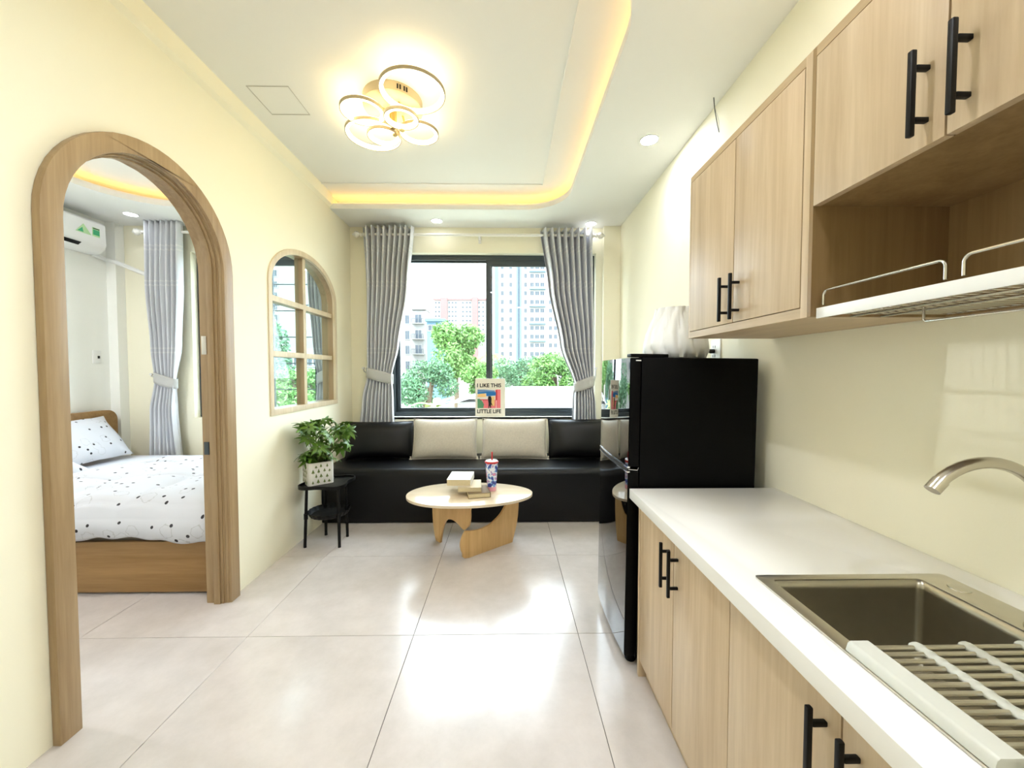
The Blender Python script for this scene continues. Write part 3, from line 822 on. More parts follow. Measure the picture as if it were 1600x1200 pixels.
# ------------------------------------------------------------------ potted plant
def plant():
    c = Vector((-1.415, 2.885, 0.4475))
    t = thing('potted_plant', 'bushy green umbrella plant in white pot printed with trees', 'plant', c)
    ang = math.radians(40)
    R4 = Matrix.Translation(c) @ Matrix.Rotation(ang, 4, 'Z')
    S, H = 0.089, 0.165
    m = MB().prism([rrect(-S, S, -S, S, 0.022, 5), rrect(-S + 0.008, S - 0.008, -S + 0.008, S - 0.008, 0.016, 5)], XY, 0.006, H)
    m.prism([rrect(-S, S, -S, S, 0.022, 5)], XY, 0.0, 0.006)
    pot = m.xform(R4).build('pot', 'pot', t, bevel=0.002)
    MB().prism([rrect(-S + 0.009, S - 0.009, -S + 0.009, S - 0.009, 0.016, 5)], XY, H - 0.04, H - 0.025).xform(R4).build('soil', 'soil', t)
    rnd = random.Random(4)
    tr = MB()
    for face in range(4):
        for row in range(4):
            for q in range(4):
                u = -0.055 + q * 0.037 + (0.018 if row % 2 else 0) + rnd.uniform(-0.004, 0.004)
                z = 0.012 + row * 0.038 + rnd.uniform(-0.004, 0.004)
                if abs(u) > 0.062: continue
                hh, ww = rnd.uniform(0.022, 0.036), rnd.uniform(0.007, 0.012)
                pts = [(u - ww, z + 0.006), (u + ww, z + 0.006), (u, z + hh)]
                st = [(u - 0.0015, z), (u + 0.0015, z), (u + 0.0015, z + 0.006), (u - 0.0015, z + 0.006)]
                Rf = R4 @ Matrix.Rotation(face * PI / 2, 4, 'Z')
                for pl in (pts, st):
                    mm = MB().prism([pl], XZ, -S - 0.0008, -S + 0.001).xform(Rf)
                    b = len(tr.v); tr.v += mm.v; tr.f += [tuple(b + i for i in f) for f in mm.f]
    tr.build('tree_print', 'treeprint', pot, smooth=False)['kind'] = 'stuff'
    # compound leaf: seven drooping leaflets, built once and shared
    lf = MB()
    for k in range(8):
        a = 2 * PI * k / 8
        L = 0.062 + 0.01 * math.sin(k * 2.3); W = 0.0125
        def fn(u, v, a=a, L=L, W=W):
            s = v
            wd = W * math.sin(PI * min(1, (0.08 + 0.92 * s)) ** 0.8) if s < 1 else 0
            rr = 0.008 + L * s
            zz = 0.008 * s - 0.028 * s * s
            xo = (u - 0.5) * 2 * wd
            zz += -abs(u - 0.5) * 0.004
            return (rr * math.cos(a) - xo * math.sin(a), rr * math.sin(a) + xo * math.cos(a), zz)
        lf.grid(fn, 2, 6)
    proto = lf.build('leaf', 'leaf', None, angle=80)
    lme = proto.data; bpy.data.objects.remove(proto, do_unlink=True)
    top = c + Vector((0, 0, H - 0.03))
    n = 0
    stems = []
    for k in range(64):
        az = rnd.uniform(0, 2 * PI); el = rnd.uniform(0.05, 1.0) ** 0.8
        rad = 0.155 * math.sqrt(rnd.uniform(0.05, 1))
        z = 0.02 + rnd.uniform(0.0, 0.30)
        rmax = 0.06 + 0.15 * math.sin(min(1, z / 0.26) * PI * 0.62)
        rr = rmax * math.sqrt(rnd.uniform(0.15, 1))
        p = top + Vector((rr * math.cos(az) * 1.15 + 0.0, rr * math.sin(az), z))
        p.x = max(p.x, XL + 0.095)
        o = link('leaf', lme, t)
        o.location = p - c
        d = (p - top); d.z *= 0.6
        o.rotation_euler = (rnd.uniform(-0.25, 0.25) - 0.9 * math.sin(az) * min(1, rr / 0.16), rnd.uniform(-0.25, 0.25) + 0.9 * math.cos(az) * min(1, rr / 0.16), rnd.uniform(0, 6.28))
        s = rnd.uniform(0.75, 1.15); o.scale = (s, s, s)
        stems.append((p, az))
    for i, (p, az) in enumerate(stems):
        b0 = top + Vector((0.02 * math.cos(az), 0.02 * math.sin(az), 0))
        mid = (b0 + p) / 2 + Vector((0, 0, 0.02))
        MB().tube([b0, mid, p], 0.002, 5, radii=[0.003, 0.002, 0.0014]).build('stem', 'stem', t)
plant()

# ------------------------------------------------------------------ coffee table
def ctable():
    TT = 0.40
    t = thing('coffee_table', 'egg-shaped light wood coffee table on interlocking curved panels', 'coffee table', (-0.26, 2.75, 0))
    pts = []
    for k in range(72):
        a = 2 * PI * k / 72
        x, y = math.cos(a), math.sin(a)
        r = 1.0
        ry = 0.265 * (1 - 0.10 * x)
        sx = abs(x) ** 0.94 * (1 if x > 0 else -1)
        pts.append((-0.262 + 0.452 * sx, 2.752 + ry * y + 0.012 * x))
    MB().prism([pts], XY, TT - 0.018, TT).build('table_top', 'tabletop', t, bevel=0.002)
    def plate(p0, d, prof, name):
        dx, dy = d; L = math.hypot(dx, dy); dx /= L; dy /= L
        nx, ny = -dy, dx
        return MB().prism([prof], lambda u, v, w: (p0[0] + dx * u + nx * w, p0[1] + dy * u + ny * w, v), -0.009, 0.009).build(name, 'tablewood', t, bevel=0.0015)
    def smooth_prof(p, n=4):
        out = []
        m = len(p)
        for i in range(m):
            q = p[i]
            if len(q) == 3:
                out.append(q[:2]); continue
            a, b, c_, d_ = p[i - 1][:2], q, p[(i + 1) % m][:2], p[(i + 2) % m][:2]
            if len(p[(i + 1) % m]) == 3 and False: pass
            for k in range(n):
                f = k / n
                h = lambda j: 0.5 * ((2 * b[j]) + (-a[j] + c_[j]) * f + (2 * a[j] - 5 * b[j] + 4 * c_[j] - d_[j]) * f * f + (-a[j] + 3 * b[j] - 3 * c_[j] + d_[j]) * f ** 3)
                out.append((h(0), h(1)))
        return out
    A = [(0.03, 0.0, 1), (0.415, 0.0, 1), (0.455, 0.12), (0.475, 0.25), (0.47, 0.383, 1), (0.385, 0.383, 1), (0.372, 0.33), (0.34, 0.275), (0.293, 0.228), (0.212, 0.188), (0.13, 0.175), (0.06, 0.18), (0.0, 0.19, 1), (-0.025, 0.15), (-0.035, 0.10), (-0.02, 0.045)]
    plate((-0.284, 2.586), (0.324, 0.258), smooth_prof(A), 'leg_panel')
    Bp = [(0.0, 0.0, 1), (0.05, 0.0, 1), (0.062, 0.06), (0.085, 0.13), (0.125, 0.19), (0.186, 0.212), (0.245, 0.205), (0.30, 0.182), (0.335, 0.176, 1), (0.37, 0.21), (0.385, 0.26), (0.385, 0.32), (0.36, 0.383, 1), (-0.03, 0.383, 1), (-0.045, 0.27), (-0.035, 0.12)]
    plate((-0.525, 2.875), (0.72, -0.69), smooth_prof(Bp), 'leg_panel')
ctable()

def book(label, c, w, d, h, rz, cov, z):
    t = thing('book', label, 'book', (c[0], c[1], z), 'books on the coffee table')
    R4 = Matrix.Translation((c[0], c[1], z)) @ Matrix.Rotation(rz, 4, 'Z')
    MB().box(-w / 2 + 0.002, w / 2 - 0.004, -d / 2 + 0.003, d / 2 - 0.003, 0.002, h - 0.002).xform(R4).build('pages', 'paper', t, bevel=0.001)
    m = MB().box(-w / 2, w / 2, -d / 2, d / 2, 0, 0.002); m.xform(R4).build('back_cover', cov, t)
    MB().box(-w / 2, w / 2, -d / 2, d / 2, h - 0.002, h).xform(R4).build('front_cover', cov, t)
    MB().box(w / 2 - 0.003, w / 2 + 0.001, -d / 2, d / 2, 0, h).xform(R4).build('spine', cov, t, bevel=0.001)
book('thick tan book at the bottom of the stack of three', (-0.205, 2.73), 0.155, 0.19, 0.034, 0.22, 'coverdark', 0.4005)
book('tan paged book in the middle of the stack of three', (-0.265, 2.765), 0.165, 0.20, 0.030, 0.08, 'covertan', 0.435)
book('white covered book on top of the stack of three', (-0.335, 2.815), 0.17, 0.225, 0.046, -0.03, 'cover', 0.4655)

def tumbler():
    c = (-0.108, 2.815, 0.4005)
    t = thing('tumbler', 'patterned purple and blue tumbler with red straw on table', 'tumbler', c)
    MB().lathe([(0.034, 0.032), (0.047, 0.205)], c, 28).build('cup', 'tumbler', t)
    MB().lathe([(0.031, 0.0), (0.033, 0.002), (0.0345, 0.031)], c, 28).build('cup_base', 'pink', t)
    MB().lathe([(0.0485, 0.205), (0.0505, 0.208), (0.0505, 0.216), (0.047, 0.219)], c, 28).build('lid_rim', 'red', t)
    MB().lathe([(0.046, 0.2185), (0.043, 0.2225), (0.01, 0.2235)], c, 28).build('lid', 'white', t)
    MB().tube([(c[0] + 0.002, c[1], c[2] + 0.03), (c[0] + 0.003, c[1], c[2] + 0.285)], 0.0052, 10).build('straw', 'red', t)
tumbler()

# ------------------------------------------------------------------ fridge and things on it
def fridge():
    x0, x1, y0, y1, H = 0.500, 1.052, 1.610, 2.085, 1.337
    t = thing('fridge', 'glossy black two-door fridge beside the kitchen worktop', 'fridge', (0.8, 1.85, 0))
    B(x0 + 0.055, x1, y0, y1, 0.035, H).build('body', 'blackside', t, bevel=0.006)
    for za, zb_ in ((0.05, 0.850), (0.872, H - 0.003)):
        d = B(x0 + 0.008, x0 + 0.052, y0, y1, za, zb_).build('door', 'blackside', t, bevel=0.003)
        # slightly bowed dark glass front
        def fn(u, v, za=za, zb_=zb_):
            y = y0 + 0.002 + (y1 - y0 - 0.004) * u
            return (x0 + 0.006 - 0.010 * (1 - (2 * u - 1) ** 2), y, za + 0.002 + (zb_ - za - 0.004) * v)
        MB().grid(fn, 24, 8).build('glass_front', 'blackglass', d, angle=80)
    def strip(z0, z1, off, name, m):
        pts_o, pts_i = [], []
        for k in range(17):
            u = k / 16; y = y0 + (y1 - y0) * u
            xx = x0 + 0.004 - 0.010 * (1 - (2 * u - 1) ** 2)
            pts_o.append((xx - off, y)); pts_i.append((xx + 0.01, y))
        MB().prism([pts_o + pts_i[::-1]], XY, z0, z1).build(name, m, t)
    strip(0.8655, 0.872, 0.0012, 'chrome_trim', 'chrome')
    strip(0.851, 0.8655, 0.0, 'handle_recess', 'dark')
    strip(0.846, 0.851, 0.0018, 'chrome_trim', 'chrome')
    MB().tube([(x0 + 0.006, y0 - 0.003, 0.861), (x0 + 0.046, y0 - 0.003, 0.858), (x0 + 0.049, y0 - 0.003, 0.869)], 0.0018, 6).build('chrome_clip', 'chrome', t)
    B(x0 + 0.01, x0 + 0.17, y0 + 0.005, y0 + 0.06, H, H + 0.014).build('hinge_cover', 'blackside', t, bevel=0.003)
    B(x0 + 0.03, x0 + 0.052, y0 - 0.0008, y0 + 0.002, H - 0.0165, H - 0.0125).build('badge', 'white', t)
    for x in (x0 + 0.05, x1 - 0.06):
        for y in (y0 + 0.05, y1 - 0.05):
            MB().lathe([(0.022, 0.0), (0.024, 0.004), (0.014, 0.008), (0.012, 0.036)], (x, y, 0), 14).build('foot', 'black', t)
    t.rotation_euler = (0, math.radians(0.7), 0)
    return t
fridge()

def vase():
    c = (0.838, 1.90, 1.338)
    prof = [(0.11, 0.0), (0.138, 0.008), (0.150, 0.04), (0.148, 0.075), (0.138, 0.125), (0.118, 0.175), (0.100, 0.215), (0.095, 0.24), (0.095, 0.25), (0.089, 0.25), (0.087, 0.22), (0.10, 0.17), (0.12, 0.09), (0.05, 0.03)]
    tw = lambda a, z: 1.02 - 0.14 * (1 - abs(math.sin(6 * (a + 0.35 * math.sin(14 * z))))) ** 2
    o = MB().lathe(prof, (0, 0, 0), 160, mod=tw).build('vase', 'vase', None, angle=60)
    o.location = c
    tag(o, 'white wavy pleated vase standing on the black fridge', 'vase')
vase()

ou = thing('wall_outlet', 'white wall outlet above the fridge with black plug in it', 'outlet', (XR, 2.05, 1.32))
B(XR - 0.008, XR, 2.005, 2.095, 1.335, 1.45).build('plate', 'white', ou, bevel=0.003)
for zz in (1.362, 1.412):
    for yy in (2.052, 2.072):
        B(XR - 0.0086, XR - 0.007, yy - 0.002, yy + 0.002, zz - 0.006, zz + 0.006).build('socket_slot', 'dark', ou, smooth=False)
pl = thing('power_cord', 'black power plug and cord running down behind the fridge', 'cord', (XR - 0.04, 2.06, 1.38))
MB().tube([(XR - 0.009, 2.062, 1.388), (XR - 0.03, 2.062, 1.388), (XR - 0.034, 2.062, 1.388), (XR - 0.055, 2.062, 1.384)], 0.01, 10, radii=[0.012, 0.012, 0.009, 0.005]).build('plug', 'black', pl)
MB().tube([(XR - 0.05, 2.062, 1.385), (XR - 0.085, 2.05, 1.383), (XR - 0.12, 2.03, 1.37), (XR - 0.15, 2.0, 1.352), (XR - 0.17, 1.98, 1.341)], 0.0035, 8).build('cord', 'black', pl)

# ------------------------------------------------------------------ kitchen base units
DX = 0.555; KY0, KY1, KYM = 0.29, 1.578, 0.926
def handle(parent, x, y, z0, z1):
    m = MB()
    m.box(x - 0.036, x - 0.026, y - 0.0045, y + 0.0045, z0, z1)
    m.box(x - 0.026, x + 0.0, y - 0.0045, y + 0.0045, z0 + 0.026, z0 + 0.035)
    m.box(x - 0.026, x + 0.0, y - 0.0045, y + 0.0045, z1 - 0.035, z1 - 0.026)
    m.build('handle', 'black', parent, bevel=0.002)

def base_unit(label, y0, y1, endpanel):
    t = thing('base_cabinet', label, 'cabinet', ((DX + XR) / 2, (y0 + y1) / 2, 0), 'kitchen base cabinets')
    m = MB()
    e = 0.018
    zt = 0.748
    m.box(DX + 0.02, XR - 0.004, y0, y0 + e, 0.075, zt)
    m.box(DX + 0.02, XR - 0.004, y0 + e, y1 - e, 0.075, 0.093)
    m.box(XR - 0.012, XR - 0.004, y0 + e, y1 - e, 0.093, zt)
    m.build('carcass', 'oakside', t, smooth=False)
    if endpanel:
        B(DX - 0.002, XR - 0.004, y1 - e, y1, 0.0, zt).build('end_panel', 'oak', t, bevel=0.001)
    else:
        B(DX + 0.02, XR - 0.004, y1 - e, y1, 0.075, zt).build('side_panel', 'oakside', t, smooth=False)
    B(DX + 0.03, DX + 0.046, y0, y1 - (e if endpanel else 0), 0.0, 0.0745).build('plinth', 'oakside', t, bevel=0.001)
    B(DX + 0.006, DX + 0.0195, y0, y1 - (e if endpanel else 0), 0.062, 0.0745).build('base_rail', 'oakside', t, bevel=0.001)
    ya, yb = y0 + 0.0012, y1 - (e + 0.0012 if endpanel else 0.0012)
    ym = 1.245 if endpanel else 0.608
    for a, b, hy in ((ya, ym - 0.002, ym - 0.031), (ym + 0.002, yb, ym + 0.031)):
        d = B(DX, DX + 0.018, a, b, 0.0765, zt - 0.004).build('door', 'oak', t, bevel=0.001)
        handle(d, DX, hy, 0.546, 0.700)
    return t
base_unit('light oak base cabinet beside the fridge', KYM, KY1, True)
base_unit('light oak base cabinet under the sink', KY0, KYM, False)

wt = MB().prism([rect(0.515, XR - 0.002, KY0, KY1 + 0.005), rrect(0.605, 1.03, 0.31, 0.878, 0.03, 5)], XY, 0.75, 0.79)
tag(wt.build('worktop', 'worktop', None, bevel=0.003), 'long white worktop over the base cabinets', 'worktop')
si = thing('sink', 'rectangular stainless steel sink set into the white worktop', 'sink', (0.8, 0.62, 0.6))
SX0, SX1, SY0, SY1 = 0.589, 1.046, 0.298, 0.892
MB().prism([rrect(SX0, SX1, SY0, SY1, 0.012, 4), rrect(0.619, 0.970, 0.335, 0.871, 0.012, 6)], XY, 0.7905, 0.7945).build('rim', 'steel', si, bevel=0.001)
def bowl():
    m = MB()
    rings = [(0.0, 0.7915, 0.012), (0.0015, 0.77, 0.012), (0.003, 0.62, 0.012), (0.01, 0.602, 0.016), (0.03, 0.596, 0.02)]
    loops = []
    for off, z, r in rings:
        loops.append([(p[0], p[1], z) for p in rrect(0.619 + off, 0.970 - off, 0.335 + off, 0.871 - off, r, 6)])
    b = 0
    for l in loops: m.v += l
    n = len(loops[0])
    for i in range(len(loops) - 1):
        for k in range(n):
            k2 = (k + 1) % n
            m.f.append((i * n + k, i * n + k2, (i + 1) * n + k2, (i + 1) * n + k))
    m.f.append(tuple((len(loops) - 1) * n + k for k in range(n)))
    return m
bw = bowl().build('bowl', 'darksteel', si, angle=50)
sd = bw.modifiers.new('thick', 'SOLIDIFY'); sd.thickness = 0.0012; sd.offset = 1
MB().lathe([(0.0, 0.5965), (0.042, 0.5965), (0.045, 0.6), (0.036, 0.6), (0.03, 0.597), (0.0, 0.597)], (0.8, 0.6, 0), 28).build('drain', 'chrome', si)
MB().lathe([(0.019, 0.7945), (0.0185, 0.7965), (0.016, 0.7972)], (1.013, 0.828, 0), 28).build('hole_cover', 'steel', si)

fa = thing('faucet', 'brushed nickel gooseneck kitchen faucet behind the sink', 'faucet', (1.0, 0.68, 0.7945))
pth = []
fx, fy, fr = 1.002, 0.68, 0.128
for z in (0.80, 0.85, 0.90, 0.95): pth.append((fx, fy, z))
for k in range(0, 17):
    a = PI * k / 16 * 0.71
    pth.append((fx - fr + fr * math.cos(a), fy, 0.986 + fr * math.sin(a)))
lp = pth[-1]
pth.append((lp[0] - 0.006, fy, lp[2] - 0.006))
MB().tube(pth, 0.0105, 16).build('spout', 'nickel', fa, angle=60)
MB().tube([pth[-1], (pth[-1][0] - 0.0155, fy, pth[-1][2] - 0.017)], 0.0118, 16).build('nozzle', 'nickel', fa)
MB().lathe([(0.028, 0.0005), (0.028, 0.006), (0.02, 0.012), (0.019, 0.07), (0.013, 0.076)], (fx, fy, 0.7945), 24).build('body', 'nickel', fa)
MB().tube([(fx, fy - 0.015, 0.85), (fx, fy - 0.05, 0.86), (fx - 0.002, fy - 0.085, 0.875)], 0.006, 10).build('lever', 'nickel', fa)

# roll-out drying rack across the sink
rk = thing('drying_rack', 'grey and steel roll-up drying rack lying across the sink', 'drying rack', (0.8, 0.55, 0.795))
RY0, RY1 = 0.440, 0.645
rim = []
for k in range(13): rim.append((RY0 + (RY1 - RY0) * k / 12))
MB().prism([[(0.590, 0.795), (0.594, 0.808), (0.598, 0.8115), (0.630, 0.8115), (0.634, 0.808), (0.634, 0.798), (0.622, 0.795)]], lambda u, v, d: (u, d, v), RY0, RY1).build('end_bar', 'greyplastic', rk, bevel=0.002)
MB().prism([[(1.0, 0.795), (1.0, 0.8115), (1.034, 0.8115), (1.034, 0.795)]], lambda u, v, d: (u, d, v), RY0, RY1).build('end_bar', 'greyplastic', rk, bevel=0.002)
nb = 13
bar_me = None
for k in range(nb):
    y = RY1 - 0.008 - (RY1 - RY0 - 0.016) * k / (nb - 1)
    dz = 0
    if bar_me is None:
        o = MB().tube([(0.63, 0, 0), (1.004, 0, 0)], 0.0038, 8).xform(Matrix.Translation((0, RY1 - 0.008, 0.803))).build('bar', 'steel', rk); bar_me = o.data
    else:
        o = link('bar', bar_me, rk); o.location = (0, y - (RY1 - 0.008), 0)
for xx in (0.712, 0.80, 0.90):
    def fn(u, v, xx=xx):
        a = 2 * PI * u
        y = RY1 - 0.0 - (RY1 - RY0) * v
        kk = (RY1 - 0.008 - y) / ((RY1 - RY0 - 0.016) / (nb - 1))
        r = 0.0062 + 0.0012 * math.cos(2 * PI * kk)
        return (xx + 0.0105 * math.cos(a), y, 0.803 + r * math.sin(a))
    MB().grid(fn, 10, 96, closed_u=True).build('link_strip', 'greyplastic', rk, angle=80)

# ------------------------------------------------------------------ upper cabinets
UX = 0.77; UZ0, UZ1 = 1.418, 2.085
UY0, UYM, UY1 = 0.34, 0.978, 1.618
def upper1():
    t = thing('wall_cabinet', 'light oak wall cabinet with two tall doors above the fridge end', 'cabinet', ((UX + XR) / 2, (UYM + UY1) / 2, UZ0), 'kitchen wall cabinets')
    m = MB(); e = 0.018
    B(UX, XR - 0.003, UY1 - 0.012, UY1, UZ0, UZ1).build('side_panel', 'oak', t, smooth=False)
    B(UX, XR - 0.003, UYM, UYM + 0.022, UZ0, UZ1).build('side_panel', 'oak', t, smooth=False)
    m = MB()
    m.box(UX, XR - 0.003, UYM + 0.022, UY1 - 0.012, UZ1 - 0.024, UZ1)
    m.box(UX, XR - 0.003, UYM + 0.022, UY1 - 0.012, UZ0, UZ0 + 0.026)
    m.box(XR - 0.011, XR - 0.003, UYM + 0.022, UY1 - 0.012, UZ0 + 0.026, UZ1 - 0.024)
    m.build('carcass', 'oakside', t, smooth=False)
    ym = 1.300
    for a, b, hy in ((UYM + 0.0245, ym - 0.002, ym - 0.032), (ym + 0.002, UY1 - 0.0145, ym + 0.032)):
        d = B(UX - 0.001, UX + 0.017, a, b, UZ0 + 0.0285, UZ1 - 0.0268).build('door', 'oak', t, bevel=0.0008)
        handle(d, UX, hy, 1.452, 1.604)
def upper2():
    t = thing('wall_cabinet', 'light oak wall cabinet with open niche above the sink', 'cabinet', ((UX + XR) / 2, (UY0 + UYM) / 2, UZ0), 'kitchen wall cabinets')
    zs = 1.695
    B(UX + 0.0, XR - 0.003, UYM - 0.012, UYM - 0.0005, UZ0, UZ1).build('side_panel', 'oakshade', t, smooth=False)
    B(UX + 0.0, XR - 0.003, UY0, UY0 + 0.018, UZ0, UZ1).build('side_panel', 'oakshade', t, smooth=False)
    m = MB()
    m.box(UX + 0.0, XR - 0.003, UY0 + 0.018, UYM - 0.012, UZ1 - 0.024, UZ1)
    m.build('top_panel', 'oakside', t, smooth=False)
    B(UX + 0.02, XR - 0.012, UY0 + 0.018, UYM - 0.012, zs, zs + 0.017).build('shelf', 'oakshade', t, smooth=False)
    B(XR - 0.011, XR - 0.003, UY0 + 0.018, UYM - 0.012, UZ0, UZ1 - 0.024).build('back_panel', 'oakshade', t, smooth=False)
    ym = 0.675
    for a, b, hy in ((UY0 + 0.0195, ym - 0.002, ym - 0.032), (ym + 0.002, UYM - 0.0135, ym + 0.032)):
        d = B(UX - 0.001, UX + 0.017, a, b, zs - 0.002, UZ1 - 0.0268).build('door', 'oak', t, bevel=0.0008)
        handle(d, UX, hy, 1.708, 1.862)
upper1(); upper2()

def dish_rack():
    t = thing('dish_rack', 'chrome wire dish rack hung in the open niche', 'dish rack', (0.95, 0.65, UZ0))
    xa, xb, ya, yb, z = UX + 0.012, XR - 0.014, UY0 + 0.022, UYM - 0.015, 1.425
    B(xa, xa + 0.004, ya, yb, z - 0.012, z + 0.014).build('front_strip', 'white', t, bevel=0.001)  # steel strip; the window's reflection on it is put in as plain white
    for xx, zz in ((xa + 0.006, z - 0.004), (xb, z), ((xa + xb) / 2, z - 0.006), (xa + 0.09, z - 0.006)):
        MB().tube([(xx, ya, zz), (xx, yb, zz)], 0.0028, 6).build('rail', 'wire', t)
    n = 30; me = None
    for k in range(n):
        y = yb - 0.006 - (yb - ya - 0.012) * k / (n - 1)
        if me is None:
            o = MB().tube([(xa + 0.004, y, z), (xb, y, z)], 0.0017, 6).build('wire', 'wire', t); me = o.data
        else:
            o = link('wire', me, t); o.location = (0, y - (yb - 0.006), 0)
    def loop(x, y0, y1, zb, h, name='guard_rail'):
        r = 0.012
        p = [(x, y0, zb)]
        for k in range(5):
            a = PI - PI / 2 * k / 4; p.append((x, y0 + r + r * math.cos(a), zb + h - r + r * math.sin(a)))
        for k in range(5):
            a = PI / 2 - PI / 2 * k / 4; p.append((x, y1 - r + r * math.cos(a), zb + h - r + r * math.sin(a)))
        p.append((x, y1, zb))
        MB().tube(p, 0.003, 8).build(name, 'wire', t, angle=60)
    loop(xa + 0.008, 0.685, yb - 0.012, z + 0.02, 0.036)
    loop(xa + 0.008, ya + 0.01, 0.657, z + 0.02, 0.036)
    loop(xb - 0.004, ya + 0.01, yb - 0.012, z, 0.05)
    # drip hanger below
    p = [(xa + 0.13, 0.83, z - 0.005), (xa + 0.13, 0.83, z - 0.032), (xa + 0.13, 0.825, z - 0.036), (xa + 0.13, ya + 0.03, z - 0.036), (xa + 0.13, ya + 0.03, z - 0.005)]
    MB().tube(p, 0.0026, 8).build('hanger_wire', 'wire', t)
dish_rack()

# ------------------------------------------------------------------ ceiling lamp, downlights
def ceiling_lamp():
    c = (-0.651, 2.275)
    t = thing('ceiling_lamp', 'flower-shaped ceiling lamp of glowing overlapping rings', 'lamp', (c[0], c[1], ZT - 0.02))
    MB().lathe([(0.155, ZT - 0.055), (0.165, ZT - 0.05), (0.165, ZT - 0.001), (0.1, ZT - 0.001)], (c[0], c[1], 0), 40).build('ceiling_plate', 'lampwhite', t)
    for q in range(4):
        a = -PI / 2 + 0.42 + q * 0.085 + (0.05 if q > 1 else 0)
        B(-0.004, 0.004, -0.002, 0.002, -0.012, 0.012).xform(Matrix.Translation((c[0] + 0.1655 * math.cos(a), c[1] + 0.1655 * math.sin(a), ZT - 0.026)) @ Matrix.Rotation(a + PI / 2, 4, 'Z')).build('vent_slot', 'dark', t)
    rings = [(-0.490, 2.065, 2.735, 0.170), (-0.806, 2.221, 2.735, 0.122), (-0.818, 2.435, 2.735, 0.166), (-0.534, 2.415, 2.735, 0.118), (-0.579, 2.179, 2.672, 0.095), (-0.727, 2.344, 2.672, 0.095)]
    for (x, y, z, r) in rings:
        R = MB().prism([[(x + r * math.cos(2 * PI * k / 56), y + r * math.sin(2 * PI * k / 56)) for k in range(56)],
                        [(x + (r - 0.005) * math.cos(2 * PI * k / 56), y + (r - 0.005) * math.sin(2 * PI * k / 56)) for k in range(56)]], XY, z - 0.003, z + 0.013).build('ring', 'lampwhite', t, angle=60)
        MB().prism([[(x + (r - 0.0052) * math.cos(2 * PI * k / 56), y + (r - 0.0052) * math.sin(2 * PI * k / 56)) for k in range(56)],
                    [(x + (r - 0.024) * math.cos(2 * PI * k / 56), y + (r - 0.024) * math.sin(2 * PI * k / 56)) for k in range(56)]], XY, z - 0.001, z + 0.018).build('acrylic_band', 'lampglow', R, angle=60)
        d = Vector((c[0] - x, c[1] - y, 0)); L = d.length; d.normalize()
        p = Vector((x, y, z + 0.02)) + d * (r - 0.012)
        q = Vector((c[0], c[1], ZT - 0.045)) - d * min(0.05, L * 0.3)
        MB().tube([p, (p + q) / 2 + Vector((0, 0, 0.012)), q], 0.006, 8).build('arm', 'gold', t)
    for (x, y, z) in ((-0.60, 2.272, 2.664), (-0.652, 2.315, 2.664)):
        MB().lathe([(0.013, 0), (0.015, 0.003), (0.015, 0.02), (0.01, 0.026)], (x, y, z), 16).build('end_cap', 'gold', t)
    MB().tube([(c[0], c[1], 2.68), (c[0], c[1], ZT - 0.04)], 0.012, 12).build('stem', 'gold', t)
ceiling_lamp()

def downlight(x, y, label, m='down', r=0.058, z=ZP):
    t = thing('downlight', label, 'downlight', (x, y, z), 'round recessed downlights')
    MB().prism([[(x + r * math.cos(2 * PI * k / 32), y + r * math.sin(2 * PI * k / 32)) for k in range(32)],
                [(x + (r - 0.009) * math.cos(2 * PI * k / 32), y + (r - 0.009) * math.sin(2 * PI * k / 32)) for k in range(32)]], XY, z - 0.004, z).build('trim_ring', 'white', t, bevel=0.001)
    MB().prism([[(x + (r - 0.009) * math.cos(2 * PI * k / 32), y + (r - 0.009) * math.sin(2 * PI * k / 32)) for k in range(32)]], XY, z - 0.002, z - 0.0005).build('lens', m, t, smooth=False)
downlight(0.885, 2.41, 'bright round downlight between tray and wall cabinets', 'downmid')
downlight(-0.66, 3.71, 'round downlight above the left curtain', 'downdim')
downlight(0.82, 3.76, 'round downlight above the right curtain', 'downdim')
downlight(0.80, 0.60, 'added unseen downlight above the sink end of the kitchen')  # out of view, added to light the room
downlight(-0.28, 0.92, 'added unseen fill downlight overhead of the viewer')  # added out of view to brighten the right wall and cabinet fronts
downlight(0.30, -0.70, 'added unseen fill downlight behind the viewer, right')  # added behind the camera as fill light
downlight(-3.42, 3.60, 'round downlight over the bedroom curtain', 'downdim')
downlight(-3.45, 1.75, 'added unseen fill downlight over the bedroom door side', 'fillbed')  # hidden from view, added to brighten the bedroom walls

wr = thing('loose_wire', 'thin grey wire ends hanging from the ceiling above cabinets', 'wire', (1.085, 2.04, ZP))
MB().tube([(1.085, 2.04, ZP + 0.004), (1.087, 2.03, ZP - 0.07), (1.096, 2.02, ZP - 0.15), (1.100, 2.01, ZP - 0.195)], 0.0022, 6).build('wire', 'alu', wr)
MB().tube([(1.085, 2.04, ZP + 0.004), (1.095, 2.045, ZP - 0.05), (1.108, 2.03, ZP - 0.12), (1.101, 2.012, ZP - 0.19)], 0.0016, 6).build('wire', 'greyplastic', wr)

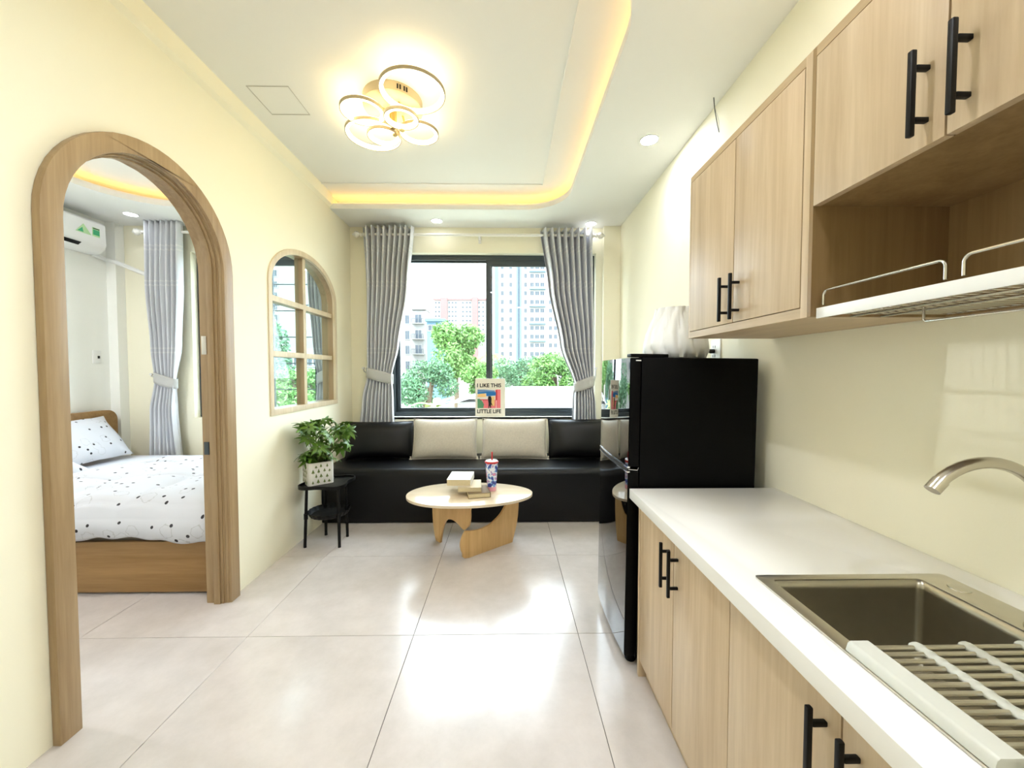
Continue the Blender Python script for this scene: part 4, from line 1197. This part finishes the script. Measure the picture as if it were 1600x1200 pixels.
# ------------------------------------------------------------------ bedroom
BT = 0.50
bd = thing('bed', 'wooden bed base with rounded headboard in the bedroom', 'bed', (-2.75, 2.95, 0))
B(-3.72, -1.72, 2.195, 2.22, 0.012, 0.306).build('side_board', 'bedwood', bd, bevel=0.004)
B(-3.72, -1.72, 3.655, 3.68, 0.012, 0.315).build('side_board', 'bedwood', bd, bevel=0.004)
B(-1.745, -1.72, 2.22, 3.655, 0.012, 0.315).build('foot_board', 'bedwood', bd, bevel=0.004)
B(-3.70, -1.745, 2.22, 3.655, 0.20, 0.24).build('slat_base', 'bedwood', bd)
B(-3.70, -1.74, 2.25, 3.58, 0.0, 0.02).build('plinth', 'dark', bd)
MB().prism([rrect(2.2, 3.74, 0.0, 0.915, 0.09, 8)], YZ, -3.79, -3.74).build('headboard', 'bedwood', bd, bevel=0.004)
ms = B(-3.735, -1.75, 2.235, 3.65, 0.2405, BT - 0.03).build('mattress', 'mattress', None, bevel=0.04, seg=4)
tag(ms, 'mattress lying on the wooden bed base', 'mattress')
sh = B(-3.735, -1.75, 2.232, 3.652, BT - 0.029, BT - 0.012).build('bed_sheet', 'sheet', None, bevel=0.006)
tag(sh, 'pale bluish sheet showing along the far side of bed', 'sheet')
def duvet():
    rnd = random.Random(2)
    X0, X1 = -3.10, -1.662
    Yf, Yb = 2.165, 3.52
    Lt = Yb - Yf; drop = 0.142
    def z_top(x, y):
        q = 0.05 * abs(math.sin(PI * (x + 3.1) / 0.46)) ** 0.4 * abs(math.sin(PI * (y - 2.2) / 0.48)) ** 0.4
        n = 0.008 * math.sin(9 * x + 4 * y) + 0.006 * math.sin(14 * y - 6 * x + 1) + 0.004 * math.sin(23 * x + 11 * y)
        foot = 0.15 * max(0, min(1, (x + 2.55) / 0.7)) ** 1.5 * max(0, min(1, (y - 2.5) / 0.7))
        return BT + 0.012 + q + n + foot
    def fn(u, v):
        edge = 0.03 * math.sin(5 * u + 1) + 0.02 * math.sin(17 * u)
        x = X0 + (X1 - X0) * u
        s = v * (Lt + drop)
        yb = Yb - 0.35 * (1 - u) + 0.04 * math.sin(6 * u)
        if s <= Lt:
            y = yb + (Yf - yb) * s / Lt
            z = z_top(x, y)
            e = max(0, (0.09 - (y - Yf)) / 0.09)
            z -= 0.045 * e * e
            if v < 0.03: z -= (0.03 - v) / 0.03 * 0.03
        else:
            k = (s - Lt) / drop
            d = drop * (0.82 + 0.28 * u) + edge * 0.25
            y = Yf - 0.022 * math.sin(PI * min(1, k)) - 0.012 * k + 0.010 * math.sin(11 * u + 2 * k) * k + 0.008 * math.sin(27 * u) * k
            z = BT - 0.035 - k * d * 0.87 + 0.010 * k * math.sin(21 * u + 3 * math.sin(5 * u)) + 0.006 * k * math.sin(47 * u)
        return (x, y, z)
    o = MB().grid(fn, 90, 90, uvs=lambda u, v: ((X1 - X0) * u, v * (Lt + drop))).build('duvet', 'duvet', None, angle=80)
    sd = o.modifiers.new('thick', 'SOLIDIFY'); sd.thickness = 0.014; sd.offset = 1
    tag(o, 'white quilted duvet printed with black dots and doodles', 'duvet')
duvet()
def pillow(label, c, w, h, d, R):
    t = link('pillow', None)
    R4 = Matrix.Translation(c) @ R
    m = MB()
    uvs = {}
    def shell(sg):
        def fn(u, v):
            x, y = u * 2 - 1, v * 2 - 1
            e = max(0.0, 1 - abs(x) ** 2.8) ** 0.6 * max(0.0, 1 - abs(y) ** 2.8) ** 0.6
            cx_ = 1 - 0.06 * (1 - y * y) * abs(x) ** 3; cy_ = 1 - 0.06 * (1 - x * x) * abs(y) ** 3
            return R4 @ Vector((x * w / 2 * cx_, y * h / 2 * cy_, sg * d / 2 * e + 0.004 * math.sin(9 * x + 5 * y)))
        return fn
    m.grid(shell(1), 26, 20, uvs=lambda u, v: (u * w, v * h)); a = dict(m.uv)
    m.grid(shell(-1), 26, 20, uvs=lambda u, v: (u * w, v * h)); m.uv.update(a)
    bpy.data.objects.remove(t, do_unlink=True)
    o = m.build('pillow', 'duvet', None, angle=80)
    tag(o, label, 'pillow', 'bed pillows')
pillow('white dotted pillow leaning against the headboard', (-3.565, 3.26, BT + 0.195), 0.62, 0.44, 0.15, Matrix.Rotation(PI / 2, 4, 'Z') @ Matrix.Rotation(math.radians(52), 4, 'X'))
pillow('white dotted pillow lying flat in front of the leaning one', (-3.32, 2.62, BT + 0.10), 0.62, 0.44, 0.16, Matrix.Rotation(PI / 2, 4, 'Z') @ Matrix.Rotation(math.radians(18), 4, 'X'))

ac = thing('air_conditioner', 'white wall-mounted air conditioner with green stickers above the headboard', 'air conditioner', (-3.79, 3.15, 2.35))
AX = -3.69
prof = [(BXL, 2.63), (AX - 0.02, 2.63), (AX, 2.61), (AX + 0.005, 2.43), (AX - 0.012, 2.395), (AX - 0.05, 2.362), (AX - 0.10, 2.352), (BXL, 2.352)]
MB().prism([prof], lambda u, v, d: (u, d, v), 2.82, 3.638).build('casing', 'white', ac, bevel=0.006)
MB().prism([[(AX - 0.004, 2.405), (AX + 0.003, 2.402), (AX - 0.047, 2.364), (AX - 0.052, 2.37)]], lambda u, v, d: (u, d, v), 2.88, 3.43).build('air_slot', 'dark', ac)
MB().prism([[(AX - 0.02, 2.374), (AX - 0.01, 2.374), (AX - 0.05, 2.352), (AX - 0.06, 2.352)]], lambda u, v, d: (u, d, v), 2.88, 3.43).build('louvre', 'white', ac)
def sticker(pts, m, name): MB().prism([pts], YZ, AX + 0.002, AX + 0.0062).build(name, m, ac, smooth=False)
sticker([(3.385, 2.487), (3.510, 2.487), (3.448, 2.567)], 'aclight', 'triangle_sticker')
def sticker2(pts, m, name, d=0.0068): MB().prism([pts], YZ, AX + 0.003, AX + d).build(name, m, ac, smooth=False)
sticker2([(3.397, 2.494), (3.445, 2.494), (3.437, 2.535)], 'acgreen', 'triangle_sticker')
sticker2([(3.520, 2.487), (3.580, 2.487), (3.580, 2.565), (3.520, 2.565)], 'aclight', 'energy_label')
sticker2([(3.523, 2.500), (3.577, 2.500), (3.577, 2.546), (3.523, 2.546)], 'acgreen', 'energy_label', 0.0076)
sticker2([(3.523, 2.552), (3.577, 2.552), (3.577, 2.560), (3.523, 2.560)], 'dark', 'energy_label', 0.0076)

cd = thing('conduit_pipe', 'white pipe cover running from air conditioner along the wall', 'conduit', (BXL + 0.03, 3.6, 2.35))
MB().tube([(BXL + 0.02, 3.645, 2.365), (BXL + 0.02, YB - 0.11, 2.345)], 0.019, 10).build('pipe', 'white', cd)
MB().tube([(BXL + 0.02, YB - 0.11, 2.345), (BXL + 0.11, YB - 0.11, 2.325), (-3.485, YB - 0.035, 2.21)], 0.019, 10).build('pipe', 'white', cd)
sw = thing('wall_switch', 'white wall switch plate above the headboard', 'switch', (BXL, 3.67, 1.38))
B(BXL, BXL + 0.008, 3.635, 3.71, 1.355, 1.475).build('plate', 'white', sw, bevel=0.003)
B(BXL + 0.008, BXL + 0.011, 3.675, 3.695, 1.40, 1.425).build('button', 'dark', sw, bevel=0.001)

# ------------------------------------------------------------------ outdoors
GZ = -5.0
M['ground'] = mat('ground', (150, 150, 132), 0.9, var=0.3, scale=0.3)
M['bwhite'] = mat('white_facade', (132, 130, 126), 0.8, var=0.05, scale=0.2)
M['bpink'] = mat('pinkish_facade', (132, 88, 86), 0.8, var=0.05, scale=0.2)
M['bblue'] = mat('pale_blue_facade', (84, 114, 130), 0.8, var=0.05, scale=0.2)
M['bglass'] = mat('building_glass', (40, 52, 62), 0.2, var=0.2, scale=0.6)
M['tin'] = mat('tin_roof', (150, 152, 156), 0.6, var=0.2, scale=3)
M['bark'] = mat('bark', (104, 90, 72), 0.9, var=0.3, scale=6)
M['tl1'] = leaf_mat('tree_leaf_bright', (40, 84, 36), (116, 156, 76), 0.6)
M['tl2'] = leaf_mat('tree_leaf_blue', (36, 78, 54), (104, 146, 102), 0.6)
M['tl3'] = leaf_mat('tree_leaf_yellow', (76, 116, 48), (164, 182, 96), 0.6)
gd = tag(B(-200, 200, YB + 0.6, 420, GZ - 0.3, GZ).build('ground_outside', 'ground', smooth=False), 'open ground outside the house', kind='structure')

def building(name, label, x0, x1, yf, depth, z1, wallm, wins, extra=None, winm='bglass'):
    """wins: list of (x, z, w, h)"""
    t = thing(name, label, 'building', ((x0 + x1) / 2, yf, GZ))
    B(x0, x1, yf, yf + depth, GZ, z1).build('wall', wallm, t, smooth=False)
    cache = {}
    for (x, z, w, h) in wins:
        key = (round(w, 2), round(h, 2))
        if key not in cache:
            m = MB()
            e = 0.12 * min(w, h)
            m.prism([rect(-w / 2, w / 2, -h / 2, h / 2), rect(-w / 2 + e, -0.02 * w, -h / 2 + e, h / 2 - e), rect(0.02 * w, w / 2 - e, -h / 2 + e, h / 2 - e)], XZ, -0.15, 0.05)
            off = root_loc(t)
            fr = m.build('window', 'bwhite', None, smooth=False)
            p = B(-w / 2 + e * 0.5, w / 2 - e * 0.5, -0.06, 0.04, -h / 2 + e * 0.5, h / 2 - e * 0.5).build('pane', winm, None, smooth=False)
            cache[key] = (fr.data, p.data)
            bpy.data.objects.remove(fr, do_unlink=True); bpy.data.objects.remove(p, do_unlink=True)
        fo = link('window', cache[key][0], t); fo.location = (x - (x0 + x1) / 2, 0, z - GZ)
        po = link('pane', cache[key][1], fo)
    if extra: extra(t)
    return t

# tall pale tower, 133 m away
D = 133.0
def bx(px, d): return (px - 791) * d / 600
def bz(py, d): return CAMZ + (580 - py) * d / 600
wins = []
for row in range(18):
    z = bz(419 + 13.4 * (row - 3), D)
    if z < GZ + 2: break
    for pxx, w in ((785, 1.1), (798, 1.1), (821, 1.1), (831, 1.5), (839, 1.7), (847, 1.7), (860, 1.3), (868, 1.3)):
        wins.append((bx(pxx, D), z, w, 1.7))
def tower_extra(t):
    for pxx, w in ((776, 1.1), (808, 0.5), (813, 0.5)):
        B(bx(pxx, D) - w / 2, bx(pxx, D) + w / 2, D - 0.5, D, GZ, 48).build('blue_fin', 'bblue', t, smooth=False)
    B(bx(810.5, D) - 0.7, bx(810.5, D) + 0.7, D - 0.2, D, GZ, 48).build('stair_glazing', 'bglass', t, smooth=False)
    for row in range(9):
        z = bz(426 + 26.8 * (row - 1), D)
        B(bx(827, D), bx(852, D), D - 0.9, D, z - 0.15, z + 0.15).build('balcony_slab', 'bblue', t, smooth=False)
building('apartment_tower', 'tall pale apartment tower with blue fins at the right', bx(771, D), bx(905, D), D, 18, 48, 'bwhite', wins, tower_extra)

D2 = 260.0
wins = []
for row in range(9):
    z = bz(474 + 6.9 * row, D2)
    for pxx in (682, 687, 703, 708, 713, 724, 730, 735, 749, 755):
        wins.append((bx(pxx, D2), z, 1.5, 1.5))
def pink_extra(t):
    for a, b, h in ((690, 700, 466), (738, 747, 465)):
        B(bx(a, D2), bx(b, D2), D2 - 1.2, D2 + 4, GZ, bz(h, D2)).build('stair_tower', 'bpink', t, smooth=False)
    B(bx(678, D2), bx(762, D2), D2 - 0.8, D2 + 10, bz(470, D2), bz(467, D2)).build('roof', 'bpink', t, smooth=False)
building('apartment_block', 'distant pinkish apartment block above the trees', bx(679, D2), bx(762, D2), D2, 14, bz(469, D2), 'bwhite', wins, pink_extra)

D3 = 82.0
wins = []
for pz in (499, 523, 546, 570):
    wins.append((bx(655, D3), bz(pz, D3), 1.7, 2.2)); wins.append((bx(638, D3), bz(pz + 1, D3), 1.1, 2.0))
def town_extra(t):
    for pz in (506, 530, 553):
        B(bx(646, D3), bx(664, D3), D3 - 1.2, D3, bz(pz, D3) - 0.15, bz(pz, D3)).build('balcony_slab', 'bwhite', t, smooth=False)
        m = MB()
        for k in range(9):
            xx = bx(646, D3) + (bx(664, D3) - bx(646, D3)) * k / 8
            m.box(xx - 0.04, xx + 0.04, D3 - 1.2, D3 - 1.12, bz(pz, D3), bz(pz, D3) + 0.9)
        m.box(bx(646, D3), bx(664, D3), D3 - 1.22, D3 - 1.1, bz(pz, D3) + 0.9, bz(pz, D3) + 1.0)
        m.build('balcony_rail', 'bglass', t, smooth=False)
    MB().prism([[(bx(644, D3), bz(485, D3)), (bx(667, D3), bz(485, D3)), (bx(655, D3), bz(477, D3))]], XZ, D3 - 0.6, D3 + 5).build('gable_roof', 'bwhite', t, smooth=False)
    B(bx(648, D3), bx(664, D3), D3 + 2, D3 + 8, bz(486, D3), bz(458, D3)).build('rooftop_room', 'bwhite', t, smooth=False)
building('townhouse', 'white townhouse with balconies left of the trees', bx(628, D3), bx(667, D3), D3, 12, bz(486, D3), 'bwhite', wins, town_extra)
D4 = 70.0
building('blue_house', 'pale blue house with flat roof behind the big tree', bx(668, D4), bx(694, D4), D4, 8, bz(503, D4), 'bblue', [(bx(676, D4), bz(513, D4), 1.6, 1.2), (bx(686, D4), bz(513, D4), 1.6, 1.2)],
         lambda t: B(bx(666, D4), bx(697, D4), D4 - 0.8, D4 + 8.4, bz(503, D4), bz(499, D4)).build('roof', 'bblue', t, smooth=False))
D5 = 60.0
wins = []
for pz in (430, 447, 464, 481, 498, 515, 532):
    for pxx in (408, 418, 428, 437): wins.append((bx(pxx, D5), bz(pz, D5), 0.7, 1.1))
building('apartment_building', 'white building seen through the arched window', bx(400, D5), bx(442, D5), D5, 10, bz(405, D5), 'bwhite', wins)
building('low_white_house', 'low white house across from the bedroom window', bx(446, 45), bx(520, 45), 45, 8, bz(545, 45), 'bwhite', [(bx(p, 45), bz(565, 45), 1.2, 1.2) for p in (455, 470, 485, 500)])
# low white boundary wall and shed roof
fw = thing('boundary_wall', 'low white boundary wall beyond the trees at the right', 'wall', (bx(860, 22), 22, GZ))
B(bx(800, 22), bx(960, 22), 22, 22.3, GZ, bz(606, 22)).build('wall', 'bwhite', fw, smooth=False)
B(bx(799, 22), bx(961, 22), 21.95, 22.35, bz(606, 22), bz(604, 22)).build('coping', 'tin', fw, smooth=False)
sh_ = thing('shed', 'small shed with sloping tin roof behind the print', 'shed', (bx(735, 19), 19, GZ))
B(bx(715, 19), bx(765, 19), 19, 21, GZ, bz(628, 19)).build('wall', 'bwhite', sh_, smooth=False)
MB().prism([[(bx(708, 19), bz(630, 19)), (bx(772, 19), bz(612, 19)), (bx(772, 19), bz(609, 19)), (bx(708, 19), bz(627, 19))]], XZ, 18.6, 21.5).build('roof', 'tin', sh_, smooth=False)
# low house roofs seen through the bedroom window keep the ground from looking bare

def tree(label, x, y, zc, rx, rz, nleaf, lm, leaf, seed, group='trees outside the window'):
    rnd = random.Random(seed)
    t = thing('tree', label, 'tree', (x, y, GZ), group)
    m = MB()
    lobes = []
    for k in range(11):
        a = rnd.uniform(0, 2 * PI); b = rnd.uniform(-0.8, 1)
        q = math.sqrt(max(0, 1 - b * b)) * 0.62
        lobes.append((x + rx * q * math.cos(a), y + rx * q * math.sin(a), zc + rz * b * 0.62, rnd.uniform(0.32, 0.5)))
    for k in range(nleaf):
        lx, ly, lz, lr = lobes[rnd.randrange(len(lobes))]
        d = Vector((rnd.gauss(0, 1), rnd.gauss(0, 1), rnd.gauss(0, 1))).normalized() * (rnd.uniform(0.55, 1.05))
        p = Vector((lx + d.x * rx * lr, ly + d.y * rx * lr, lz + d.z * rz * lr))
        n = Vector((rnd.gauss(0, 1), rnd.gauss(0, 1) - 0.3, rnd.gauss(0.6, 1))).normalized()
        u = n.orthogonal().normalized(); u = (Matrix.Rotation(rnd.uniform(0, 6.28), 3, n) @ u); w = n.cross(u)
        L = leaf * rnd.uniform(0.7, 1.3); W = L * 0.42
        b = len(m.v)
        m.v += [tuple(p - u * L), tuple(p + w * W), tuple(p + u * L), tuple(p - w * W)]
        m.f.append((b, b + 1, b + 2, b + 3))
    me = bpy.data.meshes.new('foliage'); me.from_pydata([(a - x, b_ - y, c_ - GZ) for a, b_, c_ in m.v], [], m.f)
    me.materials.append(M[lm])
    fo = link('foliage', me, t); fo['kind'] = 'stuff'
    MB().tube([(x, y, GZ), (x + 0.1, y, (GZ + zc) / 2), (x, y, zc)], 0.2, 8, radii=[0.28, 0.2, 0.1]).build('trunk', 'bark', t)
    for (lx, ly, lz, lr) in lobes[:7]:
        MB().tube([(x, y, (GZ + zc) / 2 + 0.8), ((x + lx) / 2, (y + ly) / 2, (zc + lz) / 2 + 0.2), (lx, ly, lz)], 0.06, 6, radii=[0.1, 0.07, 0.03]).build('branch', 'bark', t)
tree('tall bright green tree in the middle of the left pane', bx(712, 32), 32, bz(548, 32), 2.9, 2.6, 9000, 'tl1', 0.16, 1)
tree('feathery bluish green tree below the townhouse', bx(668, 24), 24, bz(606, 24), 2.0, 1.9, 7000, 'tl2', 0.11, 2)
tree('light green tree behind the lettered print', bx(750, 22.9), 22.9, bz(594, 22.9), 1.2, 1.1, 6000, 'tl1', 0.12, 3)
tree('dark green tree in front of the tower', bx(806, 37), 37, bz(583, 37), 3.2, 1.8, 8000, 'tl2', 0.12, 4)
tree('green tree at the edge of the right curtain', bx(868, 27), 27, bz(588, 27), 2.4, 1.8, 7000, 'tl1', 0.12, 5)
tree('yellowish green tree far right behind the curtain', bx(945, 34), 34, bz(570, 34), 3.0, 2.6, 6000, 'tl3', 0.14, 6)
tree('leafy tree seen low through the arched window', bx(470, 18), 18, bz(608, 18), 1.9, 1.2, 5000, 'tl1', 0.11, 7)
tree('shaded tree seen at the left of the arched window', bx(415, 20), 20, bz(560, 20), 1.3, 2.8, 5000, 'tl2', 0.11, 8)
tree('bushy tree seen through the gap between the rooms', bx(570, 28), 28, bz(600, 28), 2.6, 2.2, 4000, 'tl2', 0.13, 9)

def fronds(name, label, cat, x, y, zt, n, L, width, lm, droop, seed, trunk_r, leaf_pairs):
    rnd = random.Random(seed)
    t = thing(name, label, cat, (x, y, GZ))
    MB().tube([(x, y, GZ), (x + 0.15, y, (GZ + zt) / 2), (x, y, zt)], trunk_r, 8).build('trunk', 'bark', t)
    for k in range(n):
        a = 2 * PI * k / n + rnd.uniform(-0.2, 0.2); up = rnd.uniform(0.25, 1.0)
        m = MB()
        def pt(s): return Vector((x + L * s * math.cos(a), y + L * s * math.sin(a), zt + L * (up * s - droop * s * s)))
        if leaf_pairs:
            m.tube([pt(q / 6) for q in range(7)], 0.03, 5)
            for q in range(2, 20):
                s = q / 20; p = pt(s); d = (pt(s + 0.02) - pt(s)).normalized(); sd_ = d.cross(Vector((0, 0, 1))).normalized()
                for sg in (-1, 1):
                    e = p + sd_ * sg * width * math.sin(PI * s) ** 0.5 + d * 0.2 + Vector((0, 0, -0.25))
                    b = len(m.v); m.v += [tuple(p - d * 0.035), tuple(p + d * 0.035), tuple(e)]; m.f.append((b, b + 1, b + 2))
        else:
            def fn(u, v):
                p = pt(v); d = (pt(v + 0.02) - pt(v)).normalized(); sd_ = d.cross(Vector((0, 0, 1))).normalized()
                w = width * math.sin(PI * min(1, 0.08 + 0.92 * v)) ** 0.6 if v < 1 else 0.0
                return p + sd_ * (u - 0.5) * 2 * w + Vector((0, 0, -abs(u - 0.5) * w * 0.5))
            m.grid(fn, 4, 8)
        m.build('frond', lm, t, angle=80)
fronds('palm_tree', 'palm with drooping fronds beside the dark window stile', 'palm', bx(768, 46), 46, bz(556, 46), 13, 2.4, 0.7, 'tl3', 1.2, 3, 0.16, True)
fronds('banana_plant', 'yellow green banana plant at the bottom of the left pane', 'plant', bx(681, 16), 16, bz(636, 16), 8, 1.1, 0.17, 'tl3', 0.7, 5, 0.1, False)
